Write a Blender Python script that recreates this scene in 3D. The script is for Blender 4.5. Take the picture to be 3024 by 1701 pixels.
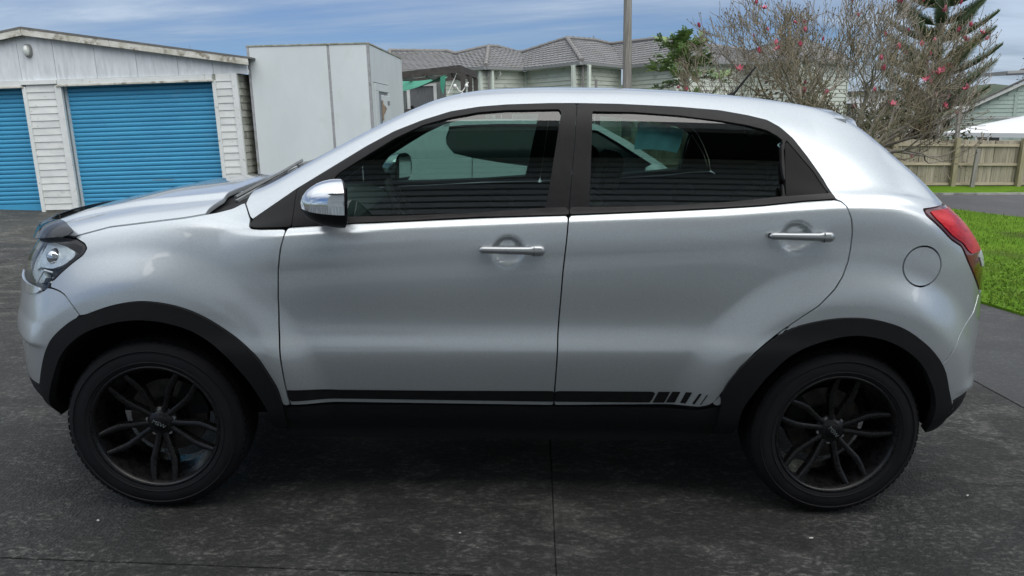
import bpy, bmesh, math, random
import numpy as np
from mathutils import Vector, Matrix
R = math.radians
random.seed(7); rng = np.random.default_rng(7)
scene = bpy.context.scene
for o in list(bpy.data.objects): bpy.data.objects.remove(o)

# ------------------------------------------------------------------ camera
SLOPE = 0.048                       # the drive falls to the right by this angle
cam_data = bpy.data.cameras.new("camera"); cam = bpy.data.objects.new("camera", cam_data)
scene.collection.objects.link(cam); scene.camera = cam
cam_data.sensor_width = 36.0; cam_data.lens = 36.0*2272/3024
cam_data.clip_start = 0.05; cam_data.clip_end = 9000
_f = Vector((0.02277334, 0.97576769, -0.21762074)).normalized()
_u = Vector((0.02921838, 0.2169346, 0.97574877)); _u = (_u-_f*_u.dot(_f)).normalized()
_r = _f.cross(_u)
cam.matrix_world = Matrix(((_r.x,_u.x,-_f.x,0.0066),(_r.y,_u.y,-_f.y,-3.679),(_r.z,_u.z,-_f.z,1.5335),(0,0,0,1)))

# ------------------------------------------------------------------ world and sun
SUN_EL, SUN_AZ = R(42), R(160)      # azimuth from +Y towards +X
world = bpy.data.worlds.new("World"); scene.world = world; world.use_nodes = True
nt = world.node_tree; nt.nodes.clear()
def N(t, typ, **kw):
    n = t.nodes.new(typ)
    for k, v in kw.items():
        if k.startswith('i_'): n.inputs[k[2:].replace('_', ' ')].default_value = v
        else: setattr(n, k, v)
    return n
sky = N(nt, 'ShaderNodeTexSky', sky_type='NISHITA', sun_disc=False, sun_elevation=SUN_EL, sun_rotation=SUN_AZ,
        air_density=1.0, dust_density=0.6, ozone_density=2.2)
CLOUD = (5.2, 6.2, 7.5, 1); ZEN = 2.9
bg = N(nt, 'ShaderNodeBackground'); bg.inputs['Strength'].default_value = 0.05
out = N(nt, 'ShaderNodeOutputWorld')
tc = N(nt, 'ShaderNodeTexCoord')
sep = N(nt, 'ShaderNodeSeparateXYZ'); nt.links.new(tc.outputs['Generated'], sep.inputs[0])
zc = N(nt, 'ShaderNodeMath', operation='MAXIMUM'); nt.links.new(sep.outputs['Z'], zc.inputs[0]); zc.inputs[1].default_value = 0.0
za = N(nt, 'ShaderNodeMath', operation='ADD'); nt.links.new(zc.outputs[0], za.inputs[0]); za.inputs[1].default_value = 0.12
dx = N(nt, 'ShaderNodeMath', operation='DIVIDE'); nt.links.new(sep.outputs['X'], dx.inputs[0]); nt.links.new(za.outputs[0], dx.inputs[1])
dy = N(nt, 'ShaderNodeMath', operation='DIVIDE'); nt.links.new(sep.outputs['Y'], dy.inputs[0]); nt.links.new(za.outputs[0], dy.inputs[1])
cmb = N(nt, 'ShaderNodeCombineXYZ'); nt.links.new(dx.outputs[0], cmb.inputs[0]); nt.links.new(dy.outputs[0], cmb.inputs[1])
def cloud(scale, stretch, rot, lo, hi, detail=6, rough=.6, seed=0.):
    mp = N(nt, 'ShaderNodeMapping'); nt.links.new(cmb.outputs[0], mp.inputs[0])
    mp.inputs['Scale'].default_value = (stretch, 1, 1); mp.inputs['Rotation'].default_value = (0, 0, rot); mp.inputs['Location'].default_value = (seed, seed*1.7, seed)
    nz = N(nt, 'ShaderNodeTexNoise'); nt.links.new(mp.outputs[0], nz.inputs['Vector'])
    nz.inputs['Scale'].default_value = scale; nz.inputs['Detail'].default_value = detail; nz.inputs['Roughness'].default_value = rough; nz.inputs['Distortion'].default_value = .35
    mr = N(nt, 'ShaderNodeMapRange', interpolation_type='SMOOTHSTEP'); nt.links.new(nz.outputs['Fac'], mr.inputs['Value'])
    mr.inputs['From Min'].default_value = lo; mr.inputs['From Max'].default_value = hi
    return mr.outputs[0]
c1 = cloud(.55, .45, .25, .30, .66, 6, .58, 3.1)
c2 = cloud(1.5, .30, .12, .44, .70, 9, .66, 9.3)
mx = N(nt, 'ShaderNodeMath', operation='MULTIPLY_ADD'); nt.links.new(c2, mx.inputs[0]); mx.inputs[1].default_value = .40; nt.links.new(c1, mx.inputs[2])
# thicker, whiter veil low over the horizon
hz = N(nt, 'ShaderNodeMapRange', interpolation_type='SMOOTHSTEP'); nt.links.new(sep.outputs['Z'], hz.inputs['Value'])
hz.inputs['From Min'].default_value = .10; hz.inputs['From Max'].default_value = -.02; hz.inputs['To Max'].default_value = .25
ad = N(nt, 'ShaderNodeMath', operation='ADD', use_clamp=True); nt.links.new(mx.outputs[0], ad.inputs[0]); nt.links.new(hz.outputs[0], ad.inputs[1])
# an overcast thickens and brightens towards the zenith, evenly all round
ov = N(nt, 'ShaderNodeMapRange', interpolation_type='SMOOTHSTEP'); nt.links.new(sep.outputs['Z'], ov.inputs['Value'])
ov.inputs['From Min'].default_value = .16; ov.inputs['From Max'].default_value = .80
ad2 = N(nt, 'ShaderNodeMath', operation='MULTIPLY_ADD', use_clamp=True); nt.links.new(ov.outputs[0], ad2.inputs[0]); ad2.inputs[1].default_value = .75; nt.links.new(ad.outputs[0], ad2.inputs[2])
br = N(nt, 'ShaderNodeMapRange'); nt.links.new(sep.outputs['Z'], br.inputs['Value']); br.inputs['From Min'].default_value = .12; br.inputs['From Max'].default_value = 1; zt = N(nt, 'ShaderNodeMix', data_type='RGBA'); nt.links.new(br.outputs[0], zt.inputs[0]); zt.inputs[6].default_value = (1, 1, 1, 1); zt.inputs[7].default_value = (ZEN*1.17, ZEN*1.0, ZEN*.84, 1)
cl = N(nt, 'ShaderNodeMix', data_type='RGBA', blend_type='MULTIPLY'); cl.inputs[0].default_value = 1; cl.inputs[6].default_value = CLOUD; tex = N(nt, 'ShaderNodeMapRange'); nt.links.new(mx.outputs[0], tex.inputs['Value']); tex.inputs['From Max'].default_value = 1.2; tex.inputs['To Min'].default_value = .62; tex.inputs['To Max'].default_value = 1.25
bm_ = N(nt, 'ShaderNodeVectorMath', operation='MULTIPLY'); nt.links.new(zt.outputs[2], bm_.inputs[0]); nt.links.new(tex.outputs[0], bm_.inputs[1]); nt.links.new(bm_.outputs[0], cl.inputs[7])
fm = N(nt, 'ShaderNodeMath', operation='MULTIPLY'); nt.links.new(ad2.outputs[0], fm.inputs[0]); fm.inputs[1].default_value = .85
mixc = N(nt, 'ShaderNodeMix', data_type='RGBA'); nt.links.new(fm.outputs[0], mixc.inputs[0])
skm = N(nt, 'ShaderNodeMix', data_type='RGBA', blend_type='MULTIPLY'); skm.inputs[0].default_value = 1
nt.links.new(sky.outputs[0], skm.inputs[6]); skm.inputs[7].default_value = (.47, .62, .92, 1)
nt.links.new(skm.outputs[2], mixc.inputs[6]); nt.links.new(cl.outputs[2], mixc.inputs[7])
nt.links.new(mixc.outputs[2], bg.inputs['Color']); nt.links.new(bg.outputs[0], out.inputs[0])
sun_d = bpy.data.lights.new("sun", 'SUN'); sun = bpy.data.objects.new("sun", sun_d); scene.collection.objects.link(sun)
sun_d.energy = 1.5; sun_d.angle = R(80); sun_d.color = (1, .95, .88)
sd = Vector((math.sin(SUN_AZ)*math.cos(SUN_EL), math.cos(SUN_AZ)*math.cos(SUN_EL), math.sin(SUN_EL)))
sun.rotation_euler = sd.to_track_quat('Z', 'Y').to_euler()
scene.view_settings.view_transform = 'Standard'; scene.view_settings.look = 'None'
scene.view_settings.exposure = 0.85; scene.view_settings.gamma = 1.0; scene.view_settings.use_curve_mapping = False
scene.cycles.max_bounces = 8; scene.cycles.transparent_max_bounces = 16
try: scene.cycles.use_denoising = True
except Exception: pass

# ------------------------------------------------------------------ helpers
def tag(o, label=None, cat=None, group=None, kind=None):
    if label: o['label'] = label
    if cat: o['category'] = cat
    if group: o['group'] = group
    if kind: o['kind'] = kind
    return o
def empty(name, loc=(0, 0, 0), rot=(0, 0, 0), parent=None):
    o = bpy.data.objects.new(name, None); scene.collection.objects.link(o); o.location = loc; o.rotation_euler = rot
    o.empty_display_size = .1
    if parent: o.parent = parent
    return o
def link(name, me, parent=None, loc=None, rot=None):
    o = bpy.data.objects.new(name, me); scene.collection.objects.link(o)
    if parent: o.parent = parent
    if loc: o.location = loc
    if rot: o.rotation_euler = rot
    return o
def smooth(me, on=True):
    me.polygons.foreach_set('use_smooth', [on]*len(me.polygons)); me.update()
class MB:
    """collects vertices and faces for one mesh"""
    def __init__(s): s.v = []; s.f = []; s.m = []; s.mi = 0
    def add(s, vs, fs):
        b = len(s.v); s.v += [tuple(v) for v in vs]; s.f += [tuple(i+b for i in f) for f in fs]; s.m += [s.mi]*len(fs); return s
    def box(s, x0, x1, y0, y1, z0, z1):
        return s.add([(x0,y0,z0),(x1,y0,z0),(x1,y1,z0),(x0,y1,z0),(x0,y0,z1),(x1,y0,z1),(x1,y1,z1),(x0,y1,z1)],
                     [(0,3,2,1),(4,5,6,7),(0,1,5,4),(1,2,6,5),(2,3,7,6),(3,0,4,7)])
    def hexa(s, p):   # 8 corners: bottom 4 ccw, top 4 ccw
        return s.add(p, [(0,3,2,1),(4,5,6,7),(0,1,5,4),(1,2,6,5),(2,3,7,6),(3,0,4,7)])
    def tube(s, pts, rad, n=8, cap=True):
        pts = [Vector(p) for p in pts]
        if not hasattr(rad, '__len__'): rad = [rad]*len(pts)
        up = Vector((0, 0, 1)); rings = []
        for i, p in enumerate(pts):
            d = (pts[min(i+1, len(pts)-1)]-pts[max(i-1, 0)])
            if d.length < 1e-9: d = Vector((0,0,1))
            d.normalize(); a = d.cross(up)
            if a.length < .05: a = d.cross(Vector((1, 0, 0)))
            a.normalize(); b = d.cross(a).normalized()
            rings.append([p+(a*math.cos(2*math.pi*k/n)+b*math.sin(2*math.pi*k/n))*rad[i] for k in range(n)])
        vs = [v for r in rings for v in r]; fs = []
        for i in range(len(pts)-1):
            for k in range(n):
                fs.append((i*n+k, (i+1)*n+k, (i+1)*n+(k+1) % n, i*n+(k+1) % n))
        if cap: fs.append(tuple(range(n))); fs.append(tuple(reversed(range((len(pts)-1)*n, len(pts)*n))))
        return s.add(vs, fs)
    def lathe(s, prof, n=48, axis='y', c=(0, 0, 0), close=False):   # prof: (radius, along)
        vs = []; fs = []
        for (r, a) in prof:
            for k in range(n):
                t = 2*math.pi*k/n; u, w = r*math.cos(t), r*math.sin(t)
                if axis == 'y': vs.append((c[0]+u, c[1]+a, c[2]+w))
                elif axis == 'z': vs.append((c[0]+u, c[1]+w, c[2]+a))
                else: vs.append((c[0]+a, c[1]+u, c[2]+w))
        m = len(prof)
        for i in range(m if close else m-1):
            j = (i+1) % m
            for k in range(n): fs.append((i*n+k, j*n+k, j*n+(k+1) % n, i*n+(k+1) % n))
        return s.add(vs, fs)
    def prism(s, poly, h0, h1, plane='xz'):    # extrude a 2D polygon
        n = len(poly)
        def P(p, h): return (p[0], h, p[1]) if plane == 'xz' else ((p[0], p[1], h) if plane == 'xy' else (h, p[0], p[1]))
        vs = [P(p, h0) for p in poly]+[P(p, h1) for p in poly]
        fs = [tuple(range(n)), tuple(reversed(range(n, 2*n)))]+[(i, i+n, (i+1) % n+n, (i+1) % n) for i in range(n)]
        return s.add(vs, fs)
    def mesh(s, name, mat, sm=False, fix=True):
        me = bpy.data.meshes.new(name); me.from_pydata(s.v, [], s.f)
        mats = mat if isinstance(mat, (list, tuple)) else [mat]
        for m in mats: me.materials.append(m)
        if len(mats) > 1: me.polygons.foreach_set('material_index', s.m)
        me.update()
        if fix:
            bm = bmesh.new(); bm.from_mesh(me); bmesh.ops.recalc_face_normals(bm, faces=bm.faces); bm.to_mesh(me); bm.free()
        if sm: smooth(me)
        return me
    def obj(s, name, mat, parent=None, sm=False, loc=None, rot=None, fix=True, bevel=0, auto=None):
        me = s.mesh(name, mat, sm, fix); o = link(name, me, parent, loc, rot)
        if bevel:
            b = o.modifiers.new('bevel', 'BEVEL'); b.width = bevel; b.segments = 2; b.limit_method = 'ANGLE'
        if auto:
            smooth(me); me.set_sharp_from_angle(angle=R(auto))
        return o
def ground_z(x): return -math.tan(SLOPE)*25*math.tanh(x/25)

# ------------------------------------------------------------------ materials
def mat(name, col, col2=None, scale=8., rough=.6, rough2=None, metal=0., bump=0., bscale=None, detail=5., stretch=(1, 1, 1), lo=.38, hi=.64,
        coat=0., coat_r=.03, spec=.5, dirt=None, dscale=2., dlo=.5, dhi=.7, rnd=0., coords='Object', trans=0., ior=1.45):
    m = bpy.data.materials.new(name); m.use_nodes = True; t = m.node_tree; p = t.nodes['Principled BSDF']
    p.inputs['Base Color'].default_value = (*col, 1); p.inputs['Roughness'].default_value = rough; p.inputs['Metallic'].default_value = metal
    p.inputs['Coat Weight'].default_value = coat; p.inputs['Coat Roughness'].default_value = coat_r; p.inputs['Specular IOR Level'].default_value = spec
    p.inputs['Transmission Weight'].default_value = trans; p.inputs['IOR'].default_value = ior
    tc = N(t, 'ShaderNodeTexCoord'); mp = N(t, 'ShaderNodeMapping'); t.links.new(tc.outputs[coords], mp.inputs[0]); mp.inputs['Scale'].default_value = stretch
    vec = mp.outputs[0]
    if rnd:
        oi = N(t, 'ShaderNodeObjectInfo'); ml = N(t, 'ShaderNodeMath', operation='MULTIPLY'); t.links.new(oi.outputs['Random'], ml.inputs[0]); ml.inputs[1].default_value = 37.
        va = N(t, 'ShaderNodeVectorMath', operation='ADD'); t.links.new(vec, va.inputs[0]); t.links.new(ml.outputs[0], va.inputs[1]); vec = va.outputs[0]
    def noise(sc, det, l, h):
        nz = N(t, 'ShaderNodeTexNoise'); t.links.new(vec, nz.inputs['Vector']); nz.inputs['Scale'].default_value = sc; nz.inputs['Detail'].default_value = det; nz.inputs['Roughness'].default_value = .6
        mr = N(t, 'ShaderNodeMapRange'); t.links.new(nz.outputs['Fac'], mr.inputs['Value']); mr.inputs['From Min'].default_value = l; mr.inputs['From Max'].default_value = h
        return nz.outputs['Fac'], mr.outputs[0]
    cur = None
    if col2 is not None:
        raw, f = noise(scale, detail, lo, hi)
        mi = N(t, 'ShaderNodeMix', data_type='RGBA'); t.links.new(f, mi.inputs[0]); mi.inputs[6].default_value = (*col, 1); mi.inputs[7].default_value = (*col2, 1); cur = mi.outputs[2]
        if rough2 is not None:
            rr = N(t, 'ShaderNodeMapRange'); t.links.new(f, rr.inputs['Value']); rr.inputs['To Min'].default_value = rough; rr.inputs['To Max'].default_value = rough2; t.links.new(rr.outputs[0], p.inputs['Roughness'])
    if dirt is not None:
        raw, f = noise(dscale, 8, dlo, dhi)
        mi = N(t, 'ShaderNodeMix', data_type='RGBA'); t.links.new(f, mi.inputs[0]); mi.inputs[7].default_value = (*dirt, 1)
        if cur: t.links.new(cur, mi.inputs[6])
        else: mi.inputs[6].default_value = (*col, 1)
        cur = mi.outputs[2]
    if rnd:
        hs = N(t, 'ShaderNodeHueSaturation'); mr = N(t, 'ShaderNodeMapRange'); t.links.new(oi.outputs['Random'], mr.inputs['Value']); mr.inputs['To Min'].default_value = 1-rnd; mr.inputs['To Max'].default_value = 1+rnd
        t.links.new(mr.outputs[0], hs.inputs['Value'])
        if cur: t.links.new(cur, hs.inputs['Color'])
        else: hs.inputs['Color'].default_value = (*col, 1)
        cur = hs.outputs[0]
    if cur: t.links.new(cur, p.inputs['Base Color'])
    if bump:
        nz = N(t, 'ShaderNodeTexNoise'); t.links.new(vec, nz.inputs['Vector']); nz.inputs['Scale'].default_value = bscale or scale*4; nz.inputs['Detail'].default_value = 6
        b = N(t, 'ShaderNodeBump'); b.inputs['Strength'].default_value = bump; b.inputs['Distance'].default_value = .01; t.links.new(nz.outputs['Fac'], b.inputs['Height']); t.links.new(b.outputs[0], p.inputs['Normal'])
    return m
def glass(name, tint, ior=1.5, rough=0.0, gain=1.0):
    """a thin sheet: what is behind shows through the tint, the sky and the street mirror in it by Fresnel"""
    m = bpy.data.materials.new(name); m.use_nodes = True; t = m.node_tree; t.nodes.clear()
    o = N(t, 'ShaderNodeOutputMaterial'); a = N(t, 'ShaderNodeBsdfTransparent'); a.inputs[0].default_value = (*tint, 1)
    g = N(t, 'ShaderNodeBsdfGlossy'); g.inputs['Roughness'].default_value = rough; f = N(t, 'ShaderNodeFresnel'); f.inputs[0].default_value = ior
    ge = N(t, 'ShaderNodeNewGeometry'); io = N(t, 'ShaderNodeMapRange'); t.links.new(ge.outputs['Backfacing'], io.inputs['Value'])
    io.inputs['To Min'].default_value = ior; io.inputs['To Max'].default_value = 1/ior; t.links.new(io.outputs[0], f.inputs[0])   # same mirror from both sides
    k = N(t, 'ShaderNodeMath', operation='MULTIPLY', use_clamp=True); t.links.new(f.outputs[0], k.inputs[0]); k.inputs[1].default_value = gain
    x = N(t, 'ShaderNodeMixShader'); t.links.new(k.outputs[0], x.inputs[0]); t.links.new(a.outputs[0], x.inputs[1]); t.links.new(g.outputs[0], x.inputs[2]); t.links.new(x.outputs[0], o.inputs[0])
    return m
# ---------------- car body surface (near side, y = -w) ----------------
FT=[(0,1),(.17,.995),(.31,.975),(.43,.935),(.53,.875),(.63,.78),(.73,.655),(.83,.50),(.91,.33),(.97,.16),(1,0)]
RT=[(0,1),(.22,.995),(.38,.975),(.50,.935),(.60,.87),(.70,.77),(.79,.645),(.87,.50),(.94,.32),(.985,.15),(1,0)]
# row: z/w control points over the main length, nose length+z, tail length+z
ROWS=[
 dict(w=[(-1.45,.80),(-.6,.80),(.6,.80),(1.5,.80)], z=[(-1.45,.31),(-.7,.32),(.8,.32),(1.5,.30)], nl=.66,nz=.40,tl=.56,tz=.33),
 dict(w=[(-1.45,.855),(-.6,.835),(.6,.835),(1.5,.855)], z=[(-1.45,.385),(-.7,.38),(.8,.38),(1.5,.385)], nl=.71,nz=.47,tl=.63,tz=.42),
 dict(w=[(-1.45,.872),(-.85,.868),(-.6,.862),(.6,.862),(.85,.868),(1.5,.872)], z=[(-1.45,.46),(1.5,.47)], nl=.72,nz=.50,tl=.665,tz=.47),
 dict(w=[(-1.45,.886),(-.85,.895),(-.6,.896),(.6,.896),(.85,.895),(1.5,.882)], z=[(-1.45,.645),(1.5,.688)], nl=.725,nz=.62,tl=.675,tz=.64),
 dict(w=[(-1.45,.884),(-.85,.877),(-.6,.872),(.6,.872),(.85,.877),(1.5,.880)], z=[(-1.45,.725),(1.5,.765)], nl=.725,nz=.69,tl=.675,tz=.72),
 dict(w=[(-1.45,.872),(-.85,.876),(.8,.878),(1.5,.872)], z=[(-1.45,.86),(-.8,.90),(.8,.95),(1.5,.95)], nl=.69,nz=.82,tl=.66,tz=.88),
 dict(w=[(-1.45,.850),(-.85,.868),(.8,.876),(1.5,.862)], z=[(-1.45,.98),(-.8,1.02),(.25,1.08),(.8,1.11),(1.5,1.12)], nl=.66,nz=.90,tl=.635,tz=1.0),
 dict(w=[(-1.45,.80),(-1.1,.81),(-.9,.838),(.24,.845),(.8,.842),(1.24,.84),(1.5,.825)], z=[(-1.45,1.082),(-1.3,1.108),(-1.15,1.125),(-.95,1.105),(-.8,1.115),(-.36,1.146),(.24,1.182),(.8,1.218),(1.12,1.248),(1.26,1.262),(1.5,1.262)], nl=.61,nz=.965,tl=.53,tz=1.10),
 dict(w=[(-1.45,.74),(-1.15,.77),(-.95,.815),(-.8,.805),(-.36,.775),(.24,.765),(.8,.755),(1.24,.765),(1.5,.765)], z=[(-1.45,1.125),(-1.15,1.152),(-.97,1.115),(-.8,1.175),(-.63,1.235),(-.36,1.325),(0,1.365),(.24,1.385),(.8,1.395),(1.1,1.375),(1.26,1.33),(1.5,1.335)], nl=.615,nz=.985,tl=.47,tz=1.13),
 dict(w=[(-1.45,.62),(-1.15,.71),(-1.0,.78),(-.9,.77),(-.63,.725),(-.32,.685),(0,.668),(.8,.66),(1.1,.672),(1.5,.68)], z=[(-1.45,1.15),(-1.2,1.17),(-1.08,1.165),(-.975,1.15),(-.79,1.255),(-.634,1.352),(-.527,1.415),(-.42,1.468),(-.317,1.51),(-.212,1.541),(-.107,1.562),(0,1.575),(.26,1.588),(.42,1.588),(.64,1.583),(.8,1.575),(.99,1.553),(1.15,1.525),(1.3,1.49),(1.5,1.42)], nl=.62,nz=.995,tl=.42,tz=1.16),
 dict(w=[(-1.45,.46),(-1.15,.58),(-1.0,.70),(-.8,.66),(-.5,.60),(-.25,.54),(0,.52),(1.0,.52),(1.5,.55)], z=[(-1.45,1.168),(-1.2,1.19),(-1.05,1.195),(-.93,1.235),(-.83,1.298),(-.645,1.405),(-.515,1.478),(-.38,1.547),(-.32,1.574),(-.27,1.592),(-.197,1.614),(-.1,1.628),(0,1.638),(.17,1.646),(.46,1.65),(.7,1.645),(1.0,1.628),(1.17,1.608),(1.3,1.585),(1.42,1.535),(1.5,1.485)], nl=.625,nz=1.0,tl=.43,tz=1.18,te=.9),
 dict(w=[(-1.45,.25),(-1.0,.32),(-.6,.28),(1.5,.30)], z=[(-1.45,1.18),(-1.2,1.21),(-1.06,1.225),(-.9,1.295),(-.6,1.455),(-.45,1.53),(-.35,1.575),(-.25,1.61),(-.1,1.645),(.17,1.662),(.46,1.667),(.7,1.662),(1.0,1.645),(1.3,1.608),(1.42,1.572),(1.5,1.53)], nl=.63,nz=1.005,tl=.42,tz=1.19,te=.75),
 dict(w=[(-1.45,0),(1.5,0)], z=[(-1.45,1.18),(-1.2,1.213),(-1.08,1.235),(-.9,1.315),(-.6,1.47),(-.45,1.545),(-.35,1.59),(-.25,1.622),(-.1,1.652),(.17,1.668),(.46,1.672),(.7,1.668),(1.0,1.652),(1.3,1.618),(1.43,1.583),(1.5,1.54)], nl=.63,nz=1.01,tl=.43,tz=1.20,te=.7),
]
NE,NM=46,250        # stations in each end / the main length
def blur(A,sig,axis):
    if sig<=0: return A
    r=int(3*sig)+1; k=np.exp(-.5*(np.arange(-r,r+1)/sig)**2); k/=k.sum()
    A=np.moveaxis(A,axis,0); n=len(A)
    pre=2*A[0]-A[1:r+1][::-1]; post=2*A[-1]-A[-r-1:-1][::-1]
    B=np.concatenate([pre,A,post]); out=sum(k[i]*B[i:i+n] for i in range(2*r+1))
    return np.moveaxis(out,0,axis)
def body_grid():
    t=np.linspace(0,1,NE)
    def tmpl(T):
        T=np.array(T); L=np.r_[0,np.cumsum(np.hypot(*(np.diff(T,axis=0).T)))]; L/=L[-1]
        return np.interp(t,L,T[:,0]),np.interp(t,L,T[:,1]),t
    fx,fw,ft=tmpl(FT); rx,rw,rt=tmpl(RT)
    xm=np.linspace(-1.45,1.5,NM)
    R=[]
    for r in ROWS:
        w=np.interp(xm,*np.array(r['w']).T); z=np.interp(xm,*np.array(r['z']).T)
        s=3*ft**2-2*ft**3; s2=3*rt**2-2*rt**3
        slope0=(z[3]-z[0])/(xm[3]-xm[0])
        zn=z[0]+(r['nz']-z[0])*(.35*ft+.65*fx); zt=z[-1]+(r['tz']-z[-1])*rx**r.get('te',1)
        X=np.r_[(-1.45-r['nl']*fx)[::-1],xm[1:-1],1.5+r['tl']*rx]
        W=np.r_[(w[0]*fw)[::-1],w[1:-1],w[-1]*rw]
        Z=np.r_[zn[::-1],z[1:-1],zt]
        R.append(np.stack([X,W,Z],1))
    R=np.array(R)                       # rows, u, 3
    Y0=R[:,[0,-1],1].copy()
    R=blur(R,4.0,1); R[:,0,1]=0; R[:,-1,1]=0; R[-1,:,1]=0
    # refine across rows: Catmull-Rom, 12 steps per interval
    n=len(R); V=[]; vv=[]
    P=np.concatenate([2*R[:1]-R[1:2],R,[R[-2]*[1,-1,1]]])
    m=12
    for i in range(n-1):
        p0,p1,p2,p3=P[i],P[i+1],P[i+2],P[i+3]
        def kn(a,b): return np.maximum(np.linalg.norm(a-b,axis=1),.004)[:,None]**.5
        t1=kn(p0,p1); t2=t1+kn(p1,p2); t3=t2+kn(p2,p3)
        for k in range(m):
            tt=t1+(t2-t1)*k/m
            A1=(t1-tt)/t1*p0+tt/t1*p1; A2=(t2-tt)/(t2-t1)*p1+(tt-t1)/(t2-t1)*p2; A3=(t3-tt)/(t3-t2)*p2+(tt-t2)/(t3-t2)*p3
            B1=(t2-tt)/t2*A1+tt/t2*A2; B2=(t3-tt)/(t3-t1)*A2+(tt-t1)/(t3-t1)*A3
            V.append((t2-tt)/(t2-t1)*B1+(tt-t1)/(t2-t1)*B2); vv.append(i+k/m)
    V.append(R[-1]); vv.append(n-1.)
    G=np.array(V); vv=np.array(vv)
    G1=blur(G,2.2,0); G2=blur(G,.6,0)
    # keep the lower crease (row 3) crisp
    kk=np.exp(-((vv-3)/.6)**2)[:,None,None]
    G=G1*(1-kk)+G2*kk
    # even out the rear pillar, where the rows run together
    Gs=blur(blur(G,11.0,1),7.0,0); Xg=G[...,0]; vq=vv[:,None]
    wt=np.clip((Xg-.95)/.25,0,1)*np.clip((1.68-Xg)/.2,0,1)*np.clip((vq-7.2)/.6,0,1)*np.clip((10.2-vq)/1.4,0,1); wt=(wt*wt*(3-2*wt))[...,None]
    G=G*(1-wt)+Gs*wt
    G[-1,:,1]=0; G[:,0,1]=0; G[:,-1,1]=0
    X,W,Z=G[...,0],G[...,1],G[...,2]
    # flares round the wheels
    low=np.clip((7.2-vv)/1.2,0,1)[:,None]*(W>.3)
    for cx,sg in ((-1.325,-1),(1.325,1)):
        d=np.hypot(X-cx,Z-.34)
        t_=np.clip((.70-d)/.16,0,1); f=t_*t_*(3-2*t_)
        W=W+low*.033*f*np.clip((W-.55)/.25,0,1)
    # narrow shoulder under the side windows
    i7=int(np.argmin(np.abs(vv-7))); db=Z[i7][None,:]-Z; s1=np.clip(db/.028,0,1); s2=np.clip((db-.045)/.13,0,1); fx_=np.clip((X+1.05)/.2,0,1)*np.clip((1.80-X)/.15,0,1)
    W=W+(vv<7)[:,None]*.011*s1*s1*(3-2*s1)*(1-s2*s2*(3-2*s2))*fx_
    # bonnet: raised middle that fades out at the cowl
    hood=np.clip((-1.02-X)/.10,0,1)*np.clip((X+2.05)/.35,0,1)*np.clip((vv-7.5)/.5,0,1)[:,None]
    edge=.62-.10*np.clip((-1.3-X)/.6,0,1)
    e=np.clip((edge-W)/.05,0,1); e=e*e*(3-2*e)
    Z=Z+hood*.016*e
    # outward ledge round the front corners of the bumper
    mk=np.clip((-1.70-X)/.07,0,1)*(vv<5)[:,None]*np.clip((W-.35)/.2,0,1)
    bp=.010*np.clip((.735-Z)/.075,0,1)*np.clip((Z-.640)/.016,0,1)*mk
    L_=np.hypot(X+1.30,W)+1e-6; X=X+bp*(X+1.30)/L_; W=W+bp*W/L_
    mk=np.clip((X-1.80)/.08,0,1)*(vv<4)[:,None]*np.clip((W-.35)/.2,0,1)
    bp=.016*np.clip((.56-Z)/.045,0,1)*np.clip((Z-.50)/.012,0,1)*mk
    L_=np.hypot(X-1.30,W)+1e-6; X=X+bp*(X-1.30)/L_; W=W+bp*W/L_
    # finger recesses behind the door handles
    for cx,cz in ((.010,1.050),(1.083,1.124)):
        d=np.hypot((X-cx)/.058,(Z-cz)/.054); t_=np.clip((1.12-d)/.42,0,1)
        W=W-(vv<7)[:,None]*(W>.8)*.016*t_*t_*(3-2*t_)
    return np.stack([X,W,Z],-1),vv
def normals(G):
    du=np.gradient(G,axis=1); dv=np.gradient(G,axis=0)
    P=lambda a:np.stack([a[...,0],-a[...,1],a[...,2]],-1)
    n=np.cross(P(du),P(dv)); n/=np.maximum(np.linalg.norm(n,axis=-1,keepdims=True),1e-9)
    return n
# ------------------------------------------------------------------ car: cutting panels out of the body surface
G, VV = body_grid(); GN = normals(G)
BV = np.stack([G[..., 0], -G[..., 1], G[..., 2]], -1).reshape(-1, 3); BN = GN.reshape(-1, 3)
NR, NU = G.shape[:2]
BW = G[..., 1].reshape(-1); BX = G[..., 0].reshape(-1); BZ = G[..., 2].reshape(-1); BVV = np.repeat(VV, NU)
_i = (np.arange(NR-1)[:, None]*NU+np.arange(NU-1)[None]).reshape(-1)
BQ = np.stack([_i, _i+1, _i+NU+1, _i+NU], 1)
def sd(poly, px=None, pz=None):
    """signed distance to a polygon in side view, positive inside"""
    px = BX if px is None else px; pz = BZ if pz is None else pz
    P = np.array(poly, float); Q = np.roll(P, -1, 0); d2 = np.full(px.shape, 1e9); ins = np.zeros(px.shape, bool)
    for (ax, az), (bx, bz) in zip(P, Q):
        ex, ez = bx-ax, bz-az; L = ex*ex+ez*ez
        if L < 1e-12: continue
        t = np.clip(((px-ax)*ex+(pz-az)*ez)/L, 0, 1)
        d2 = np.minimum(d2, (px-ax-t*ex)**2+(pz-az-t*ez)**2)
        c = (az > pz) != (bz > pz)
        with np.errstate(divide='ignore', invalid='ignore'): xi = ax+(pz-az)*ex/(ez if ez else 1e-9)
        ins ^= c & (px < xi)
    return np.where(ins, 1, -1)*np.sqrt(d2)
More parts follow.
